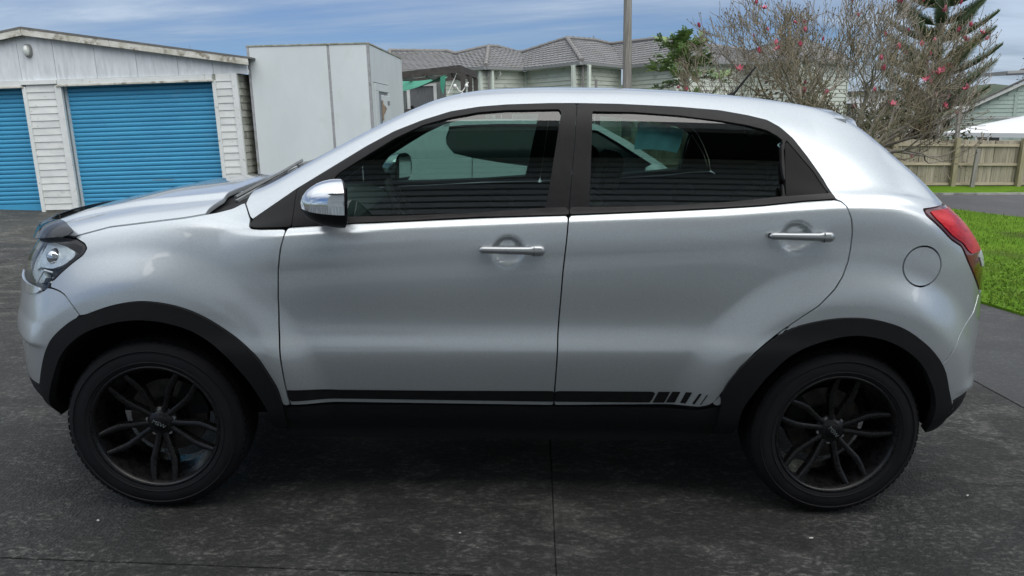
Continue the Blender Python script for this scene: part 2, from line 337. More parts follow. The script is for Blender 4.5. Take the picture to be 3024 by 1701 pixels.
def curve_ext(pts, closed=False, n=6):
    """Catmull-Rom refinement of a traced outline"""
    P = [np.array(p, float) for p in pts]; out = []
    for i in range(len(P)-1):
        p0 = P[i-1] if i else 2*P[0]-P[1]; p1, p2 = P[i], P[i+1]; p3 = P[i+2] if i+2 < len(P) else 2*P[-1]-P[-2]
        for k in range(n):
            t = k/n; out.append(tuple(.5*((2*p1)+(-p0+p2)*t+(2*p0-5*p1+4*p2-p3)*t*t+(-p0+3*p1-3*p2+p3)*t**3)))
    out.append(tuple(P[-1])); return out
def cut(name, field, mats, parent, off=0.0, thick=.018, back=True, full=False, gap=.0028, smooth_n=True, offz=None, pane=False):
    """keep the part of the body surface where field > gap, as a sheet with turned-in edges"""
    s = field-gap; q = s[BQ]; allin = (q >= 0).all(1); cross = (q >= 0).any(1) & ~allin
    verts = []; nors = []; cache = {}; faces = []
    def vid(i):
        k = ('v', i)
        if k not in cache: cache[k] = len(verts); verts.append(BV[i]); nors.append(BN[i])
        return cache[k]
    def eid(a, b):
        k = (min(a, b), max(a, b))
        if k not in cache:
            t = s[a]/(s[a]-s[b]); cache[k] = len(verts); verts.append(BV[a]+(BV[b]-BV[a])*t)
            n = BN[a]+(BN[b]-BN[a])*t; nors.append(n/max(np.linalg.norm(n), 1e-9))
        return cache[k]
    for f in BQ[allin]: faces.append([vid(i) for i in f])
    for f in BQ[cross]:
        o = []
        for k in range(4):
            a, b = int(f[k]), int(f[(k+1) % 4])
            if s[a] >= 0: o.append(vid(a))
            if (s[a] >= 0) != (s[b] >= 0): o.append(eid(a, b))
        o2 = [o[i] for i in range(len(o)) if o[i] != o[i-1]]
        if len(o2) >= 3: faces.append(o2)
    if not verts: print('EMPTY PANEL', name); return None
    V = np.array(verts); Nn = np.array(nors); F = faces
    if pane:      # side glass is one even curve, not the pressed sheet round it
        V[:, 1] = -pane_w(V[:, 0], V[:, 2]); dwx = (pane_w(V[:, 0]+.01, V[:, 2])-pane_w(V[:, 0]-.01, V[:, 2]))/.02; dwz = (pane_w(V[:, 0], V[:, 2]+.01)-pane_w(V[:, 0], V[:, 2]-.01))/.02
        Nn = np.stack([-dwx, -np.ones(len(V)), -dwz], 1); Nn /= np.linalg.norm(Nn, axis=1, keepdims=True)
    V = V+Nn*off
    if offz is not None: V[:, 2] += offz
    if full:
        n0 = len(V); V2 = V*[1, -1, 1]; N2 = Nn*[1, -1, 1]
        F = F+[[i+n0 for i in reversed(f)] for f in F]; V = np.vstack([V, V2]); Nn = np.vstack([Nn, N2])
        # weld the centre line
        key = {}; remap = list(range(len(V)))
        for i in range(len(V)):
            if abs(V[i, 1]) < 1e-5:
                k = (round(V[i, 0], 5), round(V[i, 2], 5)); remap[i] = key.setdefault(k, i)
        F = [[remap[i] for i in f] for f in F]
    F = [[f[i] for i in range(len(f)) if f[i] != f[i-1]] for f in F]
    F = [f for f in F if len(set(f)) >= 3]
    used = sorted({i for f in F for i in f}); mp = {u: k for k, u in enumerate(used)}
    V = V[used]; Nn = Nn[used]; F = [[mp[i] for i in f] for f in F]
    cnt = {}
    for f in F:
        for k in range(len(f)):
            a, b = f[k], f[(k+1) % len(f)]; cnt.setdefault((min(a, b), max(a, b)), []).append((a, b))
    bd = [v[0] for v in cnt.values() if len(v) == 1]
    vs = list(map(tuple, V)); ns = list(map(tuple, Nn)); fs = list(F); mi = [0]*len(F)
    if thick:
        nb = len(vs); B = V-Nn*thick; vs += list(map(tuple, B)); ns += list(map(tuple, -Nn))
        if back:
            fs += [[i+nb for i in reversed(f)] for f in F]; mi += [1 if len(mats) > 1 else 0]*len(F)
        for a, b in bd:
            e = V[b]-V[a]; n = np.cross(e, Nn[a]); L = np.linalg.norm(n)
            if L < 1e-9: continue
            n = n/L; base = len(vs)
            va, vb = V[a], V[b]
            vs += [tuple(va), tuple(vb), tuple(B[b]), tuple(B[a])]; ns += [tuple(n*.93+Nn[a]*.35), tuple(n*.93+Nn[b]*.35), tuple(n), tuple(n)]
            fs.append([base+1, base, base+3, base+2]); mi.append(0)
    me = bpy.data.meshes.new(name); me.from_pydata(vs, [], fs)
    for m in mats: me.materials.append(m)
    me.polygons.foreach_set('material_index', mi); me.polygons.foreach_set('use_smooth', [True]*len(fs)); me.update()
    nn = np.array(ns); nn /= np.maximum(np.linalg.norm(nn, axis=1, keepdims=True), 1e-9)
    if len(me.vertices) == len(nn): me.normals_split_custom_set_from_vertices([tuple(v) for v in nn])
    return link(name, me, parent)
_T0 = None
def surf(x, z, off=0.0):
    """point on the near body side at (x, z)"""
    global _T0
    if _T0 is None:
        keep = (VV[:-1] < 9.8); a = BV.reshape(NR, NU, 3)
        A = a[:-1, :-1][keep].reshape(-1, 3); B = a[:-1, 1:][keep].reshape(-1, 3); Cc = a[1:, 1:][keep].reshape(-1, 3); D = a[1:, :-1][keep].reshape(-1, 3)
        _T0 = (np.vstack([A, A]), np.vstack([B, Cc]), np.vstack([Cc, D]))
    A, B, Cc = _T0
    d = (B[:, 0]-A[:, 0])*(Cc[:, 2]-A[:, 2])-(Cc[:, 0]-A[:, 0])*(B[:, 2]-A[:, 2]); d = np.where(np.abs(d) < 1e-12, 1e-12, d)
    u = ((x-A[:, 0])*(Cc[:, 2]-A[:, 2])-(Cc[:, 0]-A[:, 0])*(z-A[:, 2]))/d
    v = ((B[:, 0]-A[:, 0])*(z-A[:, 2])-(x-A[:, 0])*(B[:, 2]-A[:, 2]))/d
    ok = (u >= -1e-6) & (v >= -1e-6) & (u+v <= 1+1e-6)
    if not ok.any(): return None
    y = A[ok, 1]+u[ok]*(B[ok, 1]-A[ok, 1])+v[ok]*(Cc[ok, 1]-A[ok, 1]); k = int(y.argmin()); i = np.where(ok)[0][k]
    n = np.cross(B[i]-A[i], Cc[i]-A[i]); n /= np.linalg.norm(n)
    if n[1] > 0: n = -n
    return np.array([x, y[k], z])+n*off
def mirror(o, parent=None):
    """the same part on the far side"""
    c = o.copy(); scene.collection.objects.link(c); c.parent = parent or o.parent
    if parent is None: c.scale = (1, -1, 1)
    for ch in list(o.children): 
        d = ch.copy(); scene.collection.objects.link(d); d.parent = c
    return c

# materials of the car
def paint_mat():
    m = bpy.data.materials.new('silver_metallic_paint'); m.use_nodes = True; t = m.node_tree; p = t.nodes['Principled BSDF']
    p.inputs['Base Color'].default_value = (.40, .425, .445, 1); p.inputs['Metallic'].default_value = .60; p.inputs['Roughness'].default_value = .32
    p.inputs['Coat Weight'].default_value = 1.0; p.inputs['Coat Roughness'].default_value = .02; p.inputs['Coat IOR'].default_value = 1.5
    tc = N(t, 'ShaderNodeTexCoord')
    nz = N(t, 'ShaderNodeTexNoise'); t.links.new(tc.outputs['Object'], nz.inputs['Vector']); nz.inputs['Scale'].default_value = 420; nz.inputs['Detail'].default_value = 1
    mi = N(t, 'ShaderNodeMix', data_type='RGBA'); mr = N(t, 'ShaderNodeMapRange'); t.links.new(nz.outputs['Fac'], mr.inputs['Value']); mr.inputs['From Min'].default_value = .35; mr.inputs['From Max'].default_value = .65
    t.links.new(mr.outputs[0], mi.inputs[0]); mi.inputs[6].default_value = (.49, .53, .555, 1); mi.inputs[7].default_value = (.59, .635, .66, 1); t.links.new(mi.outputs[2], p.inputs['Base Color'])
    # faint road film
    n2 = N(t, 'ShaderNodeTexNoise'); t.links.new(tc.outputs['Object'], n2.inputs['Vector']); n2.inputs['Scale'].default_value = 5; n2.inputs['Detail'].default_value = 8; n2.inputs['Roughness'].default_value = .7
    m2 = N(t, 'ShaderNodeMapRange'); t.links.new(n2.outputs['Fac'], m2.inputs['Value']); m2.inputs['From Min'].default_value = .35; m2.inputs['From Max'].default_value = .75; m2.inputs['To Min'].default_value = .012; m2.inputs['To Max'].default_value = .07
    t.links.new(m2.outputs[0], p.inputs['Coat Roughness'])
    return m
M_paint = paint_mat()
M_inner = mat('dark_inner_lining', (.012, .012, .013), rough=.9)
M_black = mat('black_satin_plastic', (.009, .009, .010), (.014, .0135, .0145), scale=60, rough=.42, rough2=.52, spec=.32)
M_trimstrip = mat('grey_brown_rubber_strip', (.030, .026, .027), (.042, .038, .038), scale=14, rough=.42, rough2=.6, stretch=(1, 1, 4))
M_clad = mat('black_grained_plastic', (.0065, .007, .008), (.011, .0115, .013), scale=90, rough=.62, rough2=.75, bump=.15, bscale=300, spec=.35)
M_glassdark = mat('black_gloss_panel', (.007, .007, .008), rough=.5, spec=.2)
M_glass = glass('green_tinted_window_glass', (.36, .50, .46), 1.52, 0.0, 2.4)
M_clear = glass('clear_lamp_lens', (.93, .95, .96), 1.5)
M_screen = glass('windscreen_glass', (.62, .74, .70), 1.52)
M_smoke = glass('smoked_deflector_plastic', (.10, .11, .12), 1.55, .01, 1.0)
M_chrome = mat('chrome', (.78, .80, .82), (.70, .72, .74), scale=20, rough=.06, rough2=.12, metal=1)
M_tyre = mat('tyre_rubber', (.0065, .0065, .008), (.011, .011, .0135), scale=22, rough=.72, rough2=.85, bump=.1, bscale=200, spec=.35)
M_rim = mat('matt_black_alloy', (.006, .006, .0065), (.010, .010, .011), scale=40, rough=.24, rough2=.36, spec=.5)
M_disc = mat('worn_brake_steel', (.06, .055, .05), (.12, .11, .10), scale=30, rough=.4, metal=.8)
M_red = mat('red_lamp_lens', (.42, .002, .005), (.66, .008, .012), scale=9, rough=.18, coat=.12, spec=.35, bump=.25, bscale=55, stretch=(1, 1, 2.2), lo=.42, hi=.58)
M_redark = mat('dark_red_lamp_edge', (.09, .003, .006), (.16, .006, .008), scale=12, rough=.1, coat=1)
M_seat = mat('charcoal_seat_cloth', (.014, .014, .015), (.022, .022, .023), scale=50, rough=.9)
M_dash = mat('grey_green_dash_plastic', (.045, .050, .048), (.06, .064, .062), scale=40, rough=.6)
M_decal = mat('black_vinyl_stripe', (.006, .006, .007), (.010, .010, .011), scale=30, rough=.35)
M_led = mat('white_lamp_block', (.72, .76, .78), rough=.25)
M_lampgrey = mat('lamp_reflector', (.86, .90, .90), (.62, .68, .68), scale=14, rough=.22, rough2=.4, metal=.6, bump=.3, bscale=30, lo=.45, hi=.55)
M_paint_l = mat('glossy_pale_ledge', (.50, .54, .57), rough=.15, metal=.6, coat=1)
M_steel = mat('grey_painted_steel', (.16, .17, .17), (.22, .23, .23), scale=20, rough=.5)

car = empty('parked_car', (0, 0, 0), (0, SLOPE, 0))
tag(car, 'silver metallic SUV with black alloy wheels and a black stripe low on its doors', 'car')

# traced outlines in side view (x along the car from the nose, z up), metres
FO = [(-.944,1.116),(-.942,1.137),(-.783,1.251),(-.632,1.346),(-.529,1.411),(-.425,1.469),(-.321,1.512),(-.215,1.547),(-.108,1.567),(-.001,1.578),(.159,1.587),(.267,1.590),(.429,1.591),(.656,1.586),(.820,1.577),(.928,1.561),(1.004,1.545),(1.054,1.519),(1.100,1.479),(1.149,1.412),(1.196,1.336),(1.220,1.284),(1.231,1.262)]
TL = [(-.944,1.116),(-.935,1.111),(-.903,1.111),(-.789,1.118),(-.595,1.134),(-.358,1.149),(-.100,1.167),(.232,1.184),(.637,1.209),(.794,1.220),(.951,1.233),(1.111,1.253),(1.231,1.262)]
DF = [(-.789,1.118),(-.807,1.113),(-.824,1.043),(-.835,.962),(-.839,.856),(-.837,.751),(-.828,.649),(-.814,.508),(-.804,.443)]
DB = [(.232,1.184),(.217,.982),(.207,.738),(.203,.512),(.204,.440)]
DR = [(1.231,1.262),(1.253,1.255),(1.268,1.240),(1.286,1.195),(1.295,1.143),(1.295,1.091),(1.290,1.033),(1.272,.981),(1.241,.934),(1.180,.869),(1.104,.813),(1.028,.754),(.951,.689),(.893,.622),(.858,.548),(.818,.479),(.798,.464),(.761,.454)]
GF = [(-.628,1.311),(-.525,1.378),(-.422,1.443),(-.319,1.494),(-.214,1.525),(-.108,1.547),(-.001,1.557),(.206,1.566)]
GFB = [(.147,1.208),(-.100,1.185),(-.359,1.169),(-.596,1.158),(-.640,1.156),(-.675,1.25)]
GRT = [(.325,1.561),(.481,1.562),(.651,1.554),(.813,1.539),(.922,1.524),(.997,1.507),(1.044,1.482),(1.051,1.475)]
GRB = [(1.033,1.268),(.848,1.245),(.638,1.228),(.473,1.220),(.310,1.213)]
QP = [(1.066,1.478),(1.098,1.441),(1.164,1.359),(1.208,1.283),(1.045,1.268)]
AFO = curve_ext([(-1.766,.486),(-1.726,.591),(-1.694,.657),(-1.658,.704),(-1.597,.756),(-1.551,.780),(-1.488,.806),(-1.410,.830),(-1.333,.842),(-1.258,.838),(-1.182,.822),(-1.107,.791),(-1.033,.745),(-.956,.686),(-.906,.634),(-.861,.549),(-.845,.508),(-.833,.438)])
AFI = curve_ext([(-1.738,.38),(-1.732,.43),(-1.686,.539),(-1.631,.640),(-1.546,.717),(-1.439,.760),(-1.336,.775),(-1.232,.764),(-1.135,.730),(-1.035,.658),(-.962,.570),(-.926,.507),(-.891,.422),(-.885,.36)])
ARO = curve_ext([(.846,.475),(.845,.533),(.893,.622),(.976,.706),(1.080,.777),(1.184,.810),(1.290,.825),(1.399,.820),(1.511,.789),(1.601,.734),(1.668,.672),(1.710,.612),(1.742,.535),(1.771,.475)])
ARI = curve_ext([(.925,.36),(.931,.453),(.969,.535),(1.014,.605),(1.086,.680),(1.191,.729),(1.325,.759),(1.461,.738),(1.582,.668),(1.656,.568),(1.692,.482),(1.70,.38)])
BS = [(-1.706,.872),(-1.670,.870),(-1.646,.866),(-1.622,.858),(-1.607,.846),(-1.585,.823),(-1.551,.780)]
HL = [(-1.712,.855),(-1.684,.894),(-1.642,.933),(-1.598,.970),(-1.562,.997),(-1.550,1.020),(-1.563,1.036),(-1.603,1.050)]
HS = [(-1.619,1.054),(-1.582,1.066),(-1.477,1.096),(-1.335,1.117),(-1.195,1.137),(-1.085,1.157)]
RS = [(1.703,.647),(1.741,.701),(1.766,.752),(1.806,.785),(1.862,.824),(1.900,.895)]
TLT = [(1.898,.902),(1.845,.961),(1.787,1.032),(1.748,1.092),(1.691,1.121),(1.618,1.183),(1.581,1.211),(1.577,1.232)]
EPS = 1e-4
holeF = sd(AFI+[(-.885, 0), (-1.738, 0)]); holeR = sd(ARI+[(1.70, 0), (.925, 0)])
arch_all = np.maximum(sd(AFO+[(-.833, 0), (-1.766, 0)]), sd(ARO+[(1.771, 0), (.846, 0)]))
side = BVV < 9.7
sideF = np.where(side, 1, -1)*1.0
def vlim(vmax): return (vmax-BVV)*.06
# windscreen and tail glass in plan
A_top = -.30-.10*(1-np.clip(BW/.55, 0, 1)**2)
F_screen = np.minimum.reduce([(BVV-10.15)*.06, A_top-BX, BX-(-.985+.02*(1-BW/.7)), BZ-1.2])
F_cowl = np.minimum.reduce([(BVV-9.45)*.06, (-.985+.02*(1-BW/.7))-BX+.003, BX-(-1.125+.07*(1-np.clip(BW/.72, 0, 1)**2)), .735-BW])
F_tail = np.minimum(BX-(1.53+.05*(1-np.clip(BW/.6, 0, 1)**2)), np.minimum(.60-BW, BZ-.66))

# -- front wing
fd = sd(HS+[(-1.03,1.172),(-.989,1.195),(-.972,1.174),(-.950,1.140),(-.947,1.116),(-.937,1.108),(-.903,1.107),(-.807,1.111)]+DF[2:]+[(-.833,.438)]+AFO[::-1][:66]+BS[::-1]+HL)
fd = np.minimum(fd, vlim(9.6))
fender = cut('front_wing', np.minimum(fd, -arch_all+.004), [M_paint, M_inner], car)
# -- doors
d1 = sd(DF+DB[::-1]+TL[3:8][::-1]); d1 = np.minimum(d1, vlim(8.2)); d1 = np.minimum(d1, -arch_all+.001)
fdoor = cut('front_door', d1, [M_paint, M_inner], car)
d2 = sd(DB[:1]+DB[1:]+DR[::-1]+TL[7:][::-1]); d2 = np.minimum(d2, vlim(8.2)); d2 = np.minimum(d2, -arch_all+.012)
rdoor = cut('rear_door', d2, [M_paint, M_inner], car)
# -- window frames, glass, sill mouldings
glassF = np.minimum(sd(GF+GFB), vlim(9.6)); glassR = np.minimum(sd(GRT+GRB), vlim(9.6))
fr1 = np.minimum(sd([(-.789,1.118),(-.783,1.251)]+FO[3:12]+[(.250,1.385),(.236,1.227),(.232,1.184)]+TL[3:7][::-1]), vlim(9.6))
fr2 = np.minimum(sd([(.236,1.227),(.250,1.385)]+FO[11:]+TL[7:][::-1]), vlim(9.6))
moul = sd([(-.66,1.128),(-.66,1.157)]+[(-.596,1.158),(-.359,1.169),(-.100,1.185),(.147,1.208),(.235,1.2125),(.473,1.220),(.638,1.228),(.848,1.245),(1.033,1.268),(1.222,1.283)]+TL[4:][::-1])
splitB = BX-(.2335+.0*BZ)
_s = ((glassF > .0) | ((glassR > 0) & (BX < .85)))
_A = lambda x, z: np.stack([np.ones_like(x), z-1.35, (z-1.35)**2, x, x*x], 1)
_c = np.linalg.lstsq(_A(BX[_s], BZ[_s]), BW[_s], rcond=None)[0]; print('pane fit', _c, np.abs(_A(BX[_s], BZ[_s])@_c-BW[_s]).max())
def pane_w(x, z): return _A(x, z)@_c
wf = cut('window_frame', np.minimum(fr1, -glassF), [M_black, M_inner], fdoor, off=.002, gap=.001)
wr = cut('window_frame', np.minimum(fr2, np.minimum(-glassR, -sd(QP))), [M_black, M_inner], rdoor, off=.002, gap=.001)
cut('quarter_insert', np.minimum(sd(QP), vlim(9.6)), [M_glassdark], rdoor, off=.0, gap=.0015)
cut('sill_moulding', np.minimum(np.minimum(moul, -splitB), vlim(8.4)), [M_trimstrip], fdoor, off=.007, thick=.01, gap=.001)
cut('sill_moulding', np.minimum(np.minimum(moul, splitB), vlim(8.4)), [M_trimstrip], rdoor, off=.007, thick=.01, gap=.001)
cut('window_glass', glassF+.012, [M_glass], fdoor, off=-.012, thick=0, gap=0, pane=True)
cut('window_glass', glassR+.012, [M_glass], rdoor, off=-.012, thick=0, gap=0, pane=True)
cut('corner_trim', np.minimum(sd([(-.944,1.116),(-.942,1.137),(-.783,1.251),(-.789,1.118),(-.903,1.111),(-.935,1.111)]), vlim(9.6)), [M_black], fender, off=.001, gap=.0015)
# -- stripe on the doors
st = sd([(-.835,.511),(-.626,.500),(-.238,.501),(.201,.506),(.597,.509),(.581,.460),(.203,.458),(-.802,.461)])
cut('side_stripe', np.minimum(np.minimum(st, d1-.001), vlim(3)), [M_decal], fdoor, off=.0015, thick=0, gap=0)
cut('side_stripe', np.minimum(np.minimum(st, d2-.001), vlim(3)), [M_decal], rdoor, off=.0015, thick=0, gap=0)
for q in ([(.606,.509),(.652,.510),(.634,.461),(.588,.460)], [(.660,.511),(.691,.513),(.674,.464),(.640,.462)], [(.710,.514),(.733,.515),(.714,.466),(.693,.465)],
          [(.758,.513),(.768,.514),(.746,.466),(.737,.467)], [(.786,.512),(.790,.511),(.769,.465),(.766,.466)]):
    b = MB(); top = []; 
    for k in range(5):
        t = k/4; l = [q[0][j]+(q[3][j]-q[0][j])*t for j in (0, 1)]; r = [q[1][j]+(q[2][j]-q[1][j])*t for j in (0, 1)]
        top += [surf(*l, .0022), surf(*r, .0022)]
    b.add(top, [(2*k, 2*k+1, 2*k+3, 2*k+2) for k in range(4)]); b.obj('stripe_bar', M_decal, rdoor)
# -- body: roof, pillars and rear quarter in one pressing
flap = .077-np.hypot(BX-1.581, BZ-1.020); flap = np.where(side, flap, -1)
q1 = sd([(-.989,1.195),(-.972,1.174),(-.950,1.142)]+FO[1:]+DR[1:]+[(.70,.44),(.78,.30),(1.9,.30)]+[(1.70,.62)]+RS[:]+TLT+[(1.651,1.238),(1.72,1.242),(2.4,1.25),(2.4,2.0),(-1.0,2.0)])
bodyf = np.minimum.reduce([q1, np.where(BX < 1.0, BZ-.463, 1.), -arch_all+.001, -F_screen+.002, -F_tail, -np.maximum(F_cowl, -1), -(flap)])
body = cut('body_shell', bodyf, [M_paint, M_inner], car, full=True)
cut('fuel_flap', flap-.001, [M_paint, M_inner], body)
cut('windscreen', F_screen+.01, [M_screen], car, off=-.006, thick=0, gap=0, full=True)
cut('windscreen_surround', np.minimum(F_screen+.004, -F_screen+.028), [M_black], car, off=-.004, thick=.01, full=True, gap=0)
cut('cowl_panel', F_cowl, [M_clad, M_inner], car, off=-.028, full=True, gap=-.02)
tg = F_tail; tgl = np.minimum.reduce([F_tail-.05, BZ-1.17, 1.50-BZ])
cut('tailgate', np.minimum(tg, -tgl), [M_paint, M_inner], car, full=True)
cut('rear_window', tgl+.01, [M_glass], car, off=-.008, thick=0, gap=0, full=True)
# -- bonnet
hl = [(-2.6,.985),(-2.0,.992),(-1.835,1.032),(-1.748,1.050),(-1.668,1.056)]+HS+[(-1.06,1.16),(-1.0,1.19),(-.7,1.5),(-2.6,1.5)]
xh = -1.125+.07*(1-np.clip(BW/.72, 0, 1)**2)
bon = np.minimum.reduce([sd(hl), xh-BX, (BVV-6.6)*.06])
bonnet = cut('bonnet', bon, [M_paint, M_inner], car, full=True)
xin = np.interp(BW, [0, .3, .5, .64, .735, .775, .80], [-1.965, -1.915, -1.835, -1.72, -1.64, -1.60, -1.9])
defl = np.minimum.reduce([xin-BX, (BVV-6.95)*.06, BZ-.985])
cut('bonnet_protector', defl, [M_smoke], car, off=.022, thick=.004, back=False, full=True, gap=0)
# -- bumpers, lamps, lower cladding
fbp = [(-2.6,.845),(-1.826,.850),(-1.740,.850),(-1.712,.862)]+BS+AFO[::-1][-31:]+[(-1.776,.484),(-2.6,.505)]
fb = np.minimum.reduce([sd(fbp), -arch_all+.001, vlim(7)])
grille = np.minimum.reduce([.47-BW, BZ-.70, .98-BZ, -1.8-BX])
fbump = cut('front_bumper', np.minimum(fb, -grille), [M_paint, M_inner], car, full=True)
cut('grille', grille, [M_black, M_inner], car, off=-.02, full=True)
hlp = HL+[(-1.668,1.050),(-1.753,1.044),(-1.85,1.022),(-2.0,.988),(-2.6,.98),(-2.6,.852),(-1.826,.856),(-1.740,.855)]
head = np.minimum.reduce([sd(hlp), BW-.48, vlim(8.2)])
hlamp = cut('headlight', head, [M_clear], car, off=.001, thick=0)
cut('lamp_housing', head, [M_black], hlamp, off=-.055, thick=0, gap=.0)
me_side = cut('lamp_bezel', np.minimum(head, -head+.015), [M_black], hlamp, off=-.002, thick=.055, back=False, gap=.001)
refl = np.minimum(sd([(-1.85,.90),(-1.80,1.03),(-1.74,1.035),(-1.668,1.030),(-1.612,1.012),(-1.612,.992),(-1.66,.955),(-1.72,.935),(-1.80,.93)]), head)
cut('reflector', refl, [M_lampgrey], hlamp, off=-.022, thick=.02, gap=.003)
refl2 = np.minimum(sd([(-2.1,.87),(-2.1,.97),(-1.86,.985),(-1.81,.93),(-1.765,.90),(-1.79,.865)]), head)
cut('reflector', refl2, [M_lampgrey], hlamp, off=-.030, thick=.02, gap=.003)
for (x, z, s_) in ((-1.684,.908,.008), (-1.704,.887,.007), (-1.722,.869,.006)):
    p = surf(x, z, -.014)
    b = MB(); b.box(-s_*1.2, s_*1.2, -.010, .010, -s_, s_); o = b.obj('lamp_block', M_led, hlamp, loc=tuple(p), rot=(0, R(-25), 0), bevel=.003)
p1, p2, p3 = surf(-1.70,.925,-.008), surf(-1.745,.927,-.008), surf(-1.795,.872,-.010)
b = MB(); b.tube([p1, p2, p3], .0035, 6); b.obj('light_guide', M_led, hlamp)
cap = surf(-1.665,.985,-.03)
b = MB(); b.lathe([(.001,-.03),(.018,-.028),(.028,-.014),(.032,.01),(.034,.03)], 20, 'y'); b.obj('lamp_bulb_cover', M_chrome, hlamp, sm=True, loc=tuple(surf(-1.725,.985,-.03)))
tlp = TLT+[(1.651,1.238),(1.73,1.240),(2.4,1.22),(2.4,.895),(1.905,.897)]
tail = np.minimum.reduce([sd(tlp), BW-.56, vlim(8.4)])
inner = np.minimum(tail-.012, sd([(1.60,1.222),(1.66,1.228),(2.4,1.2),(2.4,1.06),(1.80,1.06),(1.75,1.10),(1.69,1.135),(1.62,1.195)]))
tlamp = cut('tail_light', tail, [M_redark], car, off=.003, thick=.02, full=False)
cut('brake_lens', inner, [M_red], tlamp, off=.0065, thick=.004, gap=0)
cut('reversing_lens', np.minimum(tail-.006, sd([(1.86,1.05),(1.97,1.05),(1.955,1.0),(1.895,.995)])), [M_lampgrey], tlamp, off=.0065, thick=.004, gap=0)
rbp = [(1.703,.640)]+RS+[(1.905,.892),(2.6,.892),(2.6,.515),(1.911,.503),(1.814,.492),(1.771,.475)]+ARO[::-1][:18]
rb = np.minimum.reduce([sd(rbp), -arch_all+.001, vlim(7)])
rbump = cut('rear_bumper', np.minimum(rb, -(BZ-.66-.0)*1+9*(BW > .6)), [M_paint, M_inner], car, full=True)
zl = np.interp(BX, [-2.2,-1.78,-1.70,-.84,-.83,-.80,.75,.80,.846,1.0,1.70,1.771,1.814,1.911,2.2], [.50,.482,.48,.48,.432,.431,.434,.446,.46,.48,.48,.468,.486,.498,.51])
low = np.minimum(zl-BZ, vlim(4)); lowc = np.minimum.reduce([low, -holeF, -holeR])
cut('lower_bumper', np.minimum(np.minimum(lowc, -1.60-BX), -sd(AFO+[(-.833,0),(-1.766,0)])+.03), [M_clad, M_inner], car, full=True)
cut('lower_bumper', np.minimum(np.minimum(lowc, BX-1.60), -sd(ARO+[(1.771,0),(.846,0)])+.03), [M_clad, M_inner], car, full=True)
skirt = cut('side_skirt', np.minimum.reduce([lowc, BX+.90, .93-BX]), [M_clad, M_inner], car, off=-.004)
at1 = cut('wheel_arch_trim', np.minimum.reduce([sd(AFO+[(-.833,.34),(-1.766,.34)]), -holeF, vlim(7)]), [M_clad, M_inner], car, off=.009, thick=.03, gap=0)
at2 = cut('wheel_arch_trim', np.minimum.reduce([sd(ARO+[(1.771,.34),(.846,.34)]), -holeR, vlim(7)]), [M_clad, M_inner], car, off=.009, thick=.03, gap=0)
# dark shell behind the gaps
cut('inner_structure', np.minimum.reduce([vlim(6.95), -holeF-.01, -holeR-.01, (BVV-.5)*.05, -np.maximum(head, -1)]), [M_inner], car, off=-.024, thick=0, full=True, gap=0)

ledge = np.minimum.reduce([sd([(-2.6,.826),(-1.83,.828),(-1.765,.838),(-1.735,.852),(-1.742,.862),(-2.6,.868)]), vlim(6), BW-.46])
cut('lamp_ledge', ledge, [M_paint_l], hlamp, off=.007, thick=.010, gap=0)
# -- handles
def handle(cx, cz, hw, parent):
    a = surf(cx-hw, cz-.001, .0); c = surf(cx+hw, cz+.001, .0); mid = surf(cx, cz-.055, .0); y0 = min(a[1], c[1])-.002
    n = 26; vs = []; fs = []; m = 12
    for i in range(n+1):
        t = i/n; x = a[0]+(c[0]-a[0])*t; e = min(1, (1-abs(2*t-1))/.16); e = math.sqrt(max(0, 1-(1-e)**2))
        hh = (.0125+.0035*t)*max(e, .02)+(.0035 if t > .78 else 0)*e; dd = .012*max(e, .05)
        yb = y0-.020-.004*math.sin(math.pi*t); z = cz+.001
        for k in range(m):
            th = 2*math.pi*k/m; vs.append((x, yb+dd*math.cos(th), z+hh*math.sin(th)))
    for i in range(n):
        for k in range(m): fs.append((i*m+k, (i+1)*m+k, (i+1)*m+(k+1) % m, i*m+(k+1) % m))
    fs += [tuple(range(m)), tuple(range(n*m, (n+1)*m))]
    b = MB(); b.add(vs, fs); o = b.obj('door_handle', M_paint_h, parent, sm=True)
    b = MB(); b.mi = 0
    for xx in (a[0]+.022, c[0]-.028): b.box(xx-.016, xx+.016, y0-.022, y0+.02, cz-.009, cz+.009)
    b.obj('handle_mount', M_clad, parent, bevel=.004)
    b = MB(); xk = c[0]-.044; b.box(xk-.0008, xk+.0008, y0-.0335, y0-.01, cz-.018, cz+.018); b.obj('handle_joint', M_inner, parent)
M_paint_h = mat('silver_handle', (.42, .44, .45), rough=.32, metal=.7, coat=1)
handle(.024, 1.056, .124, fdoor); handle(1.094, 1.128, .124, rdoor)

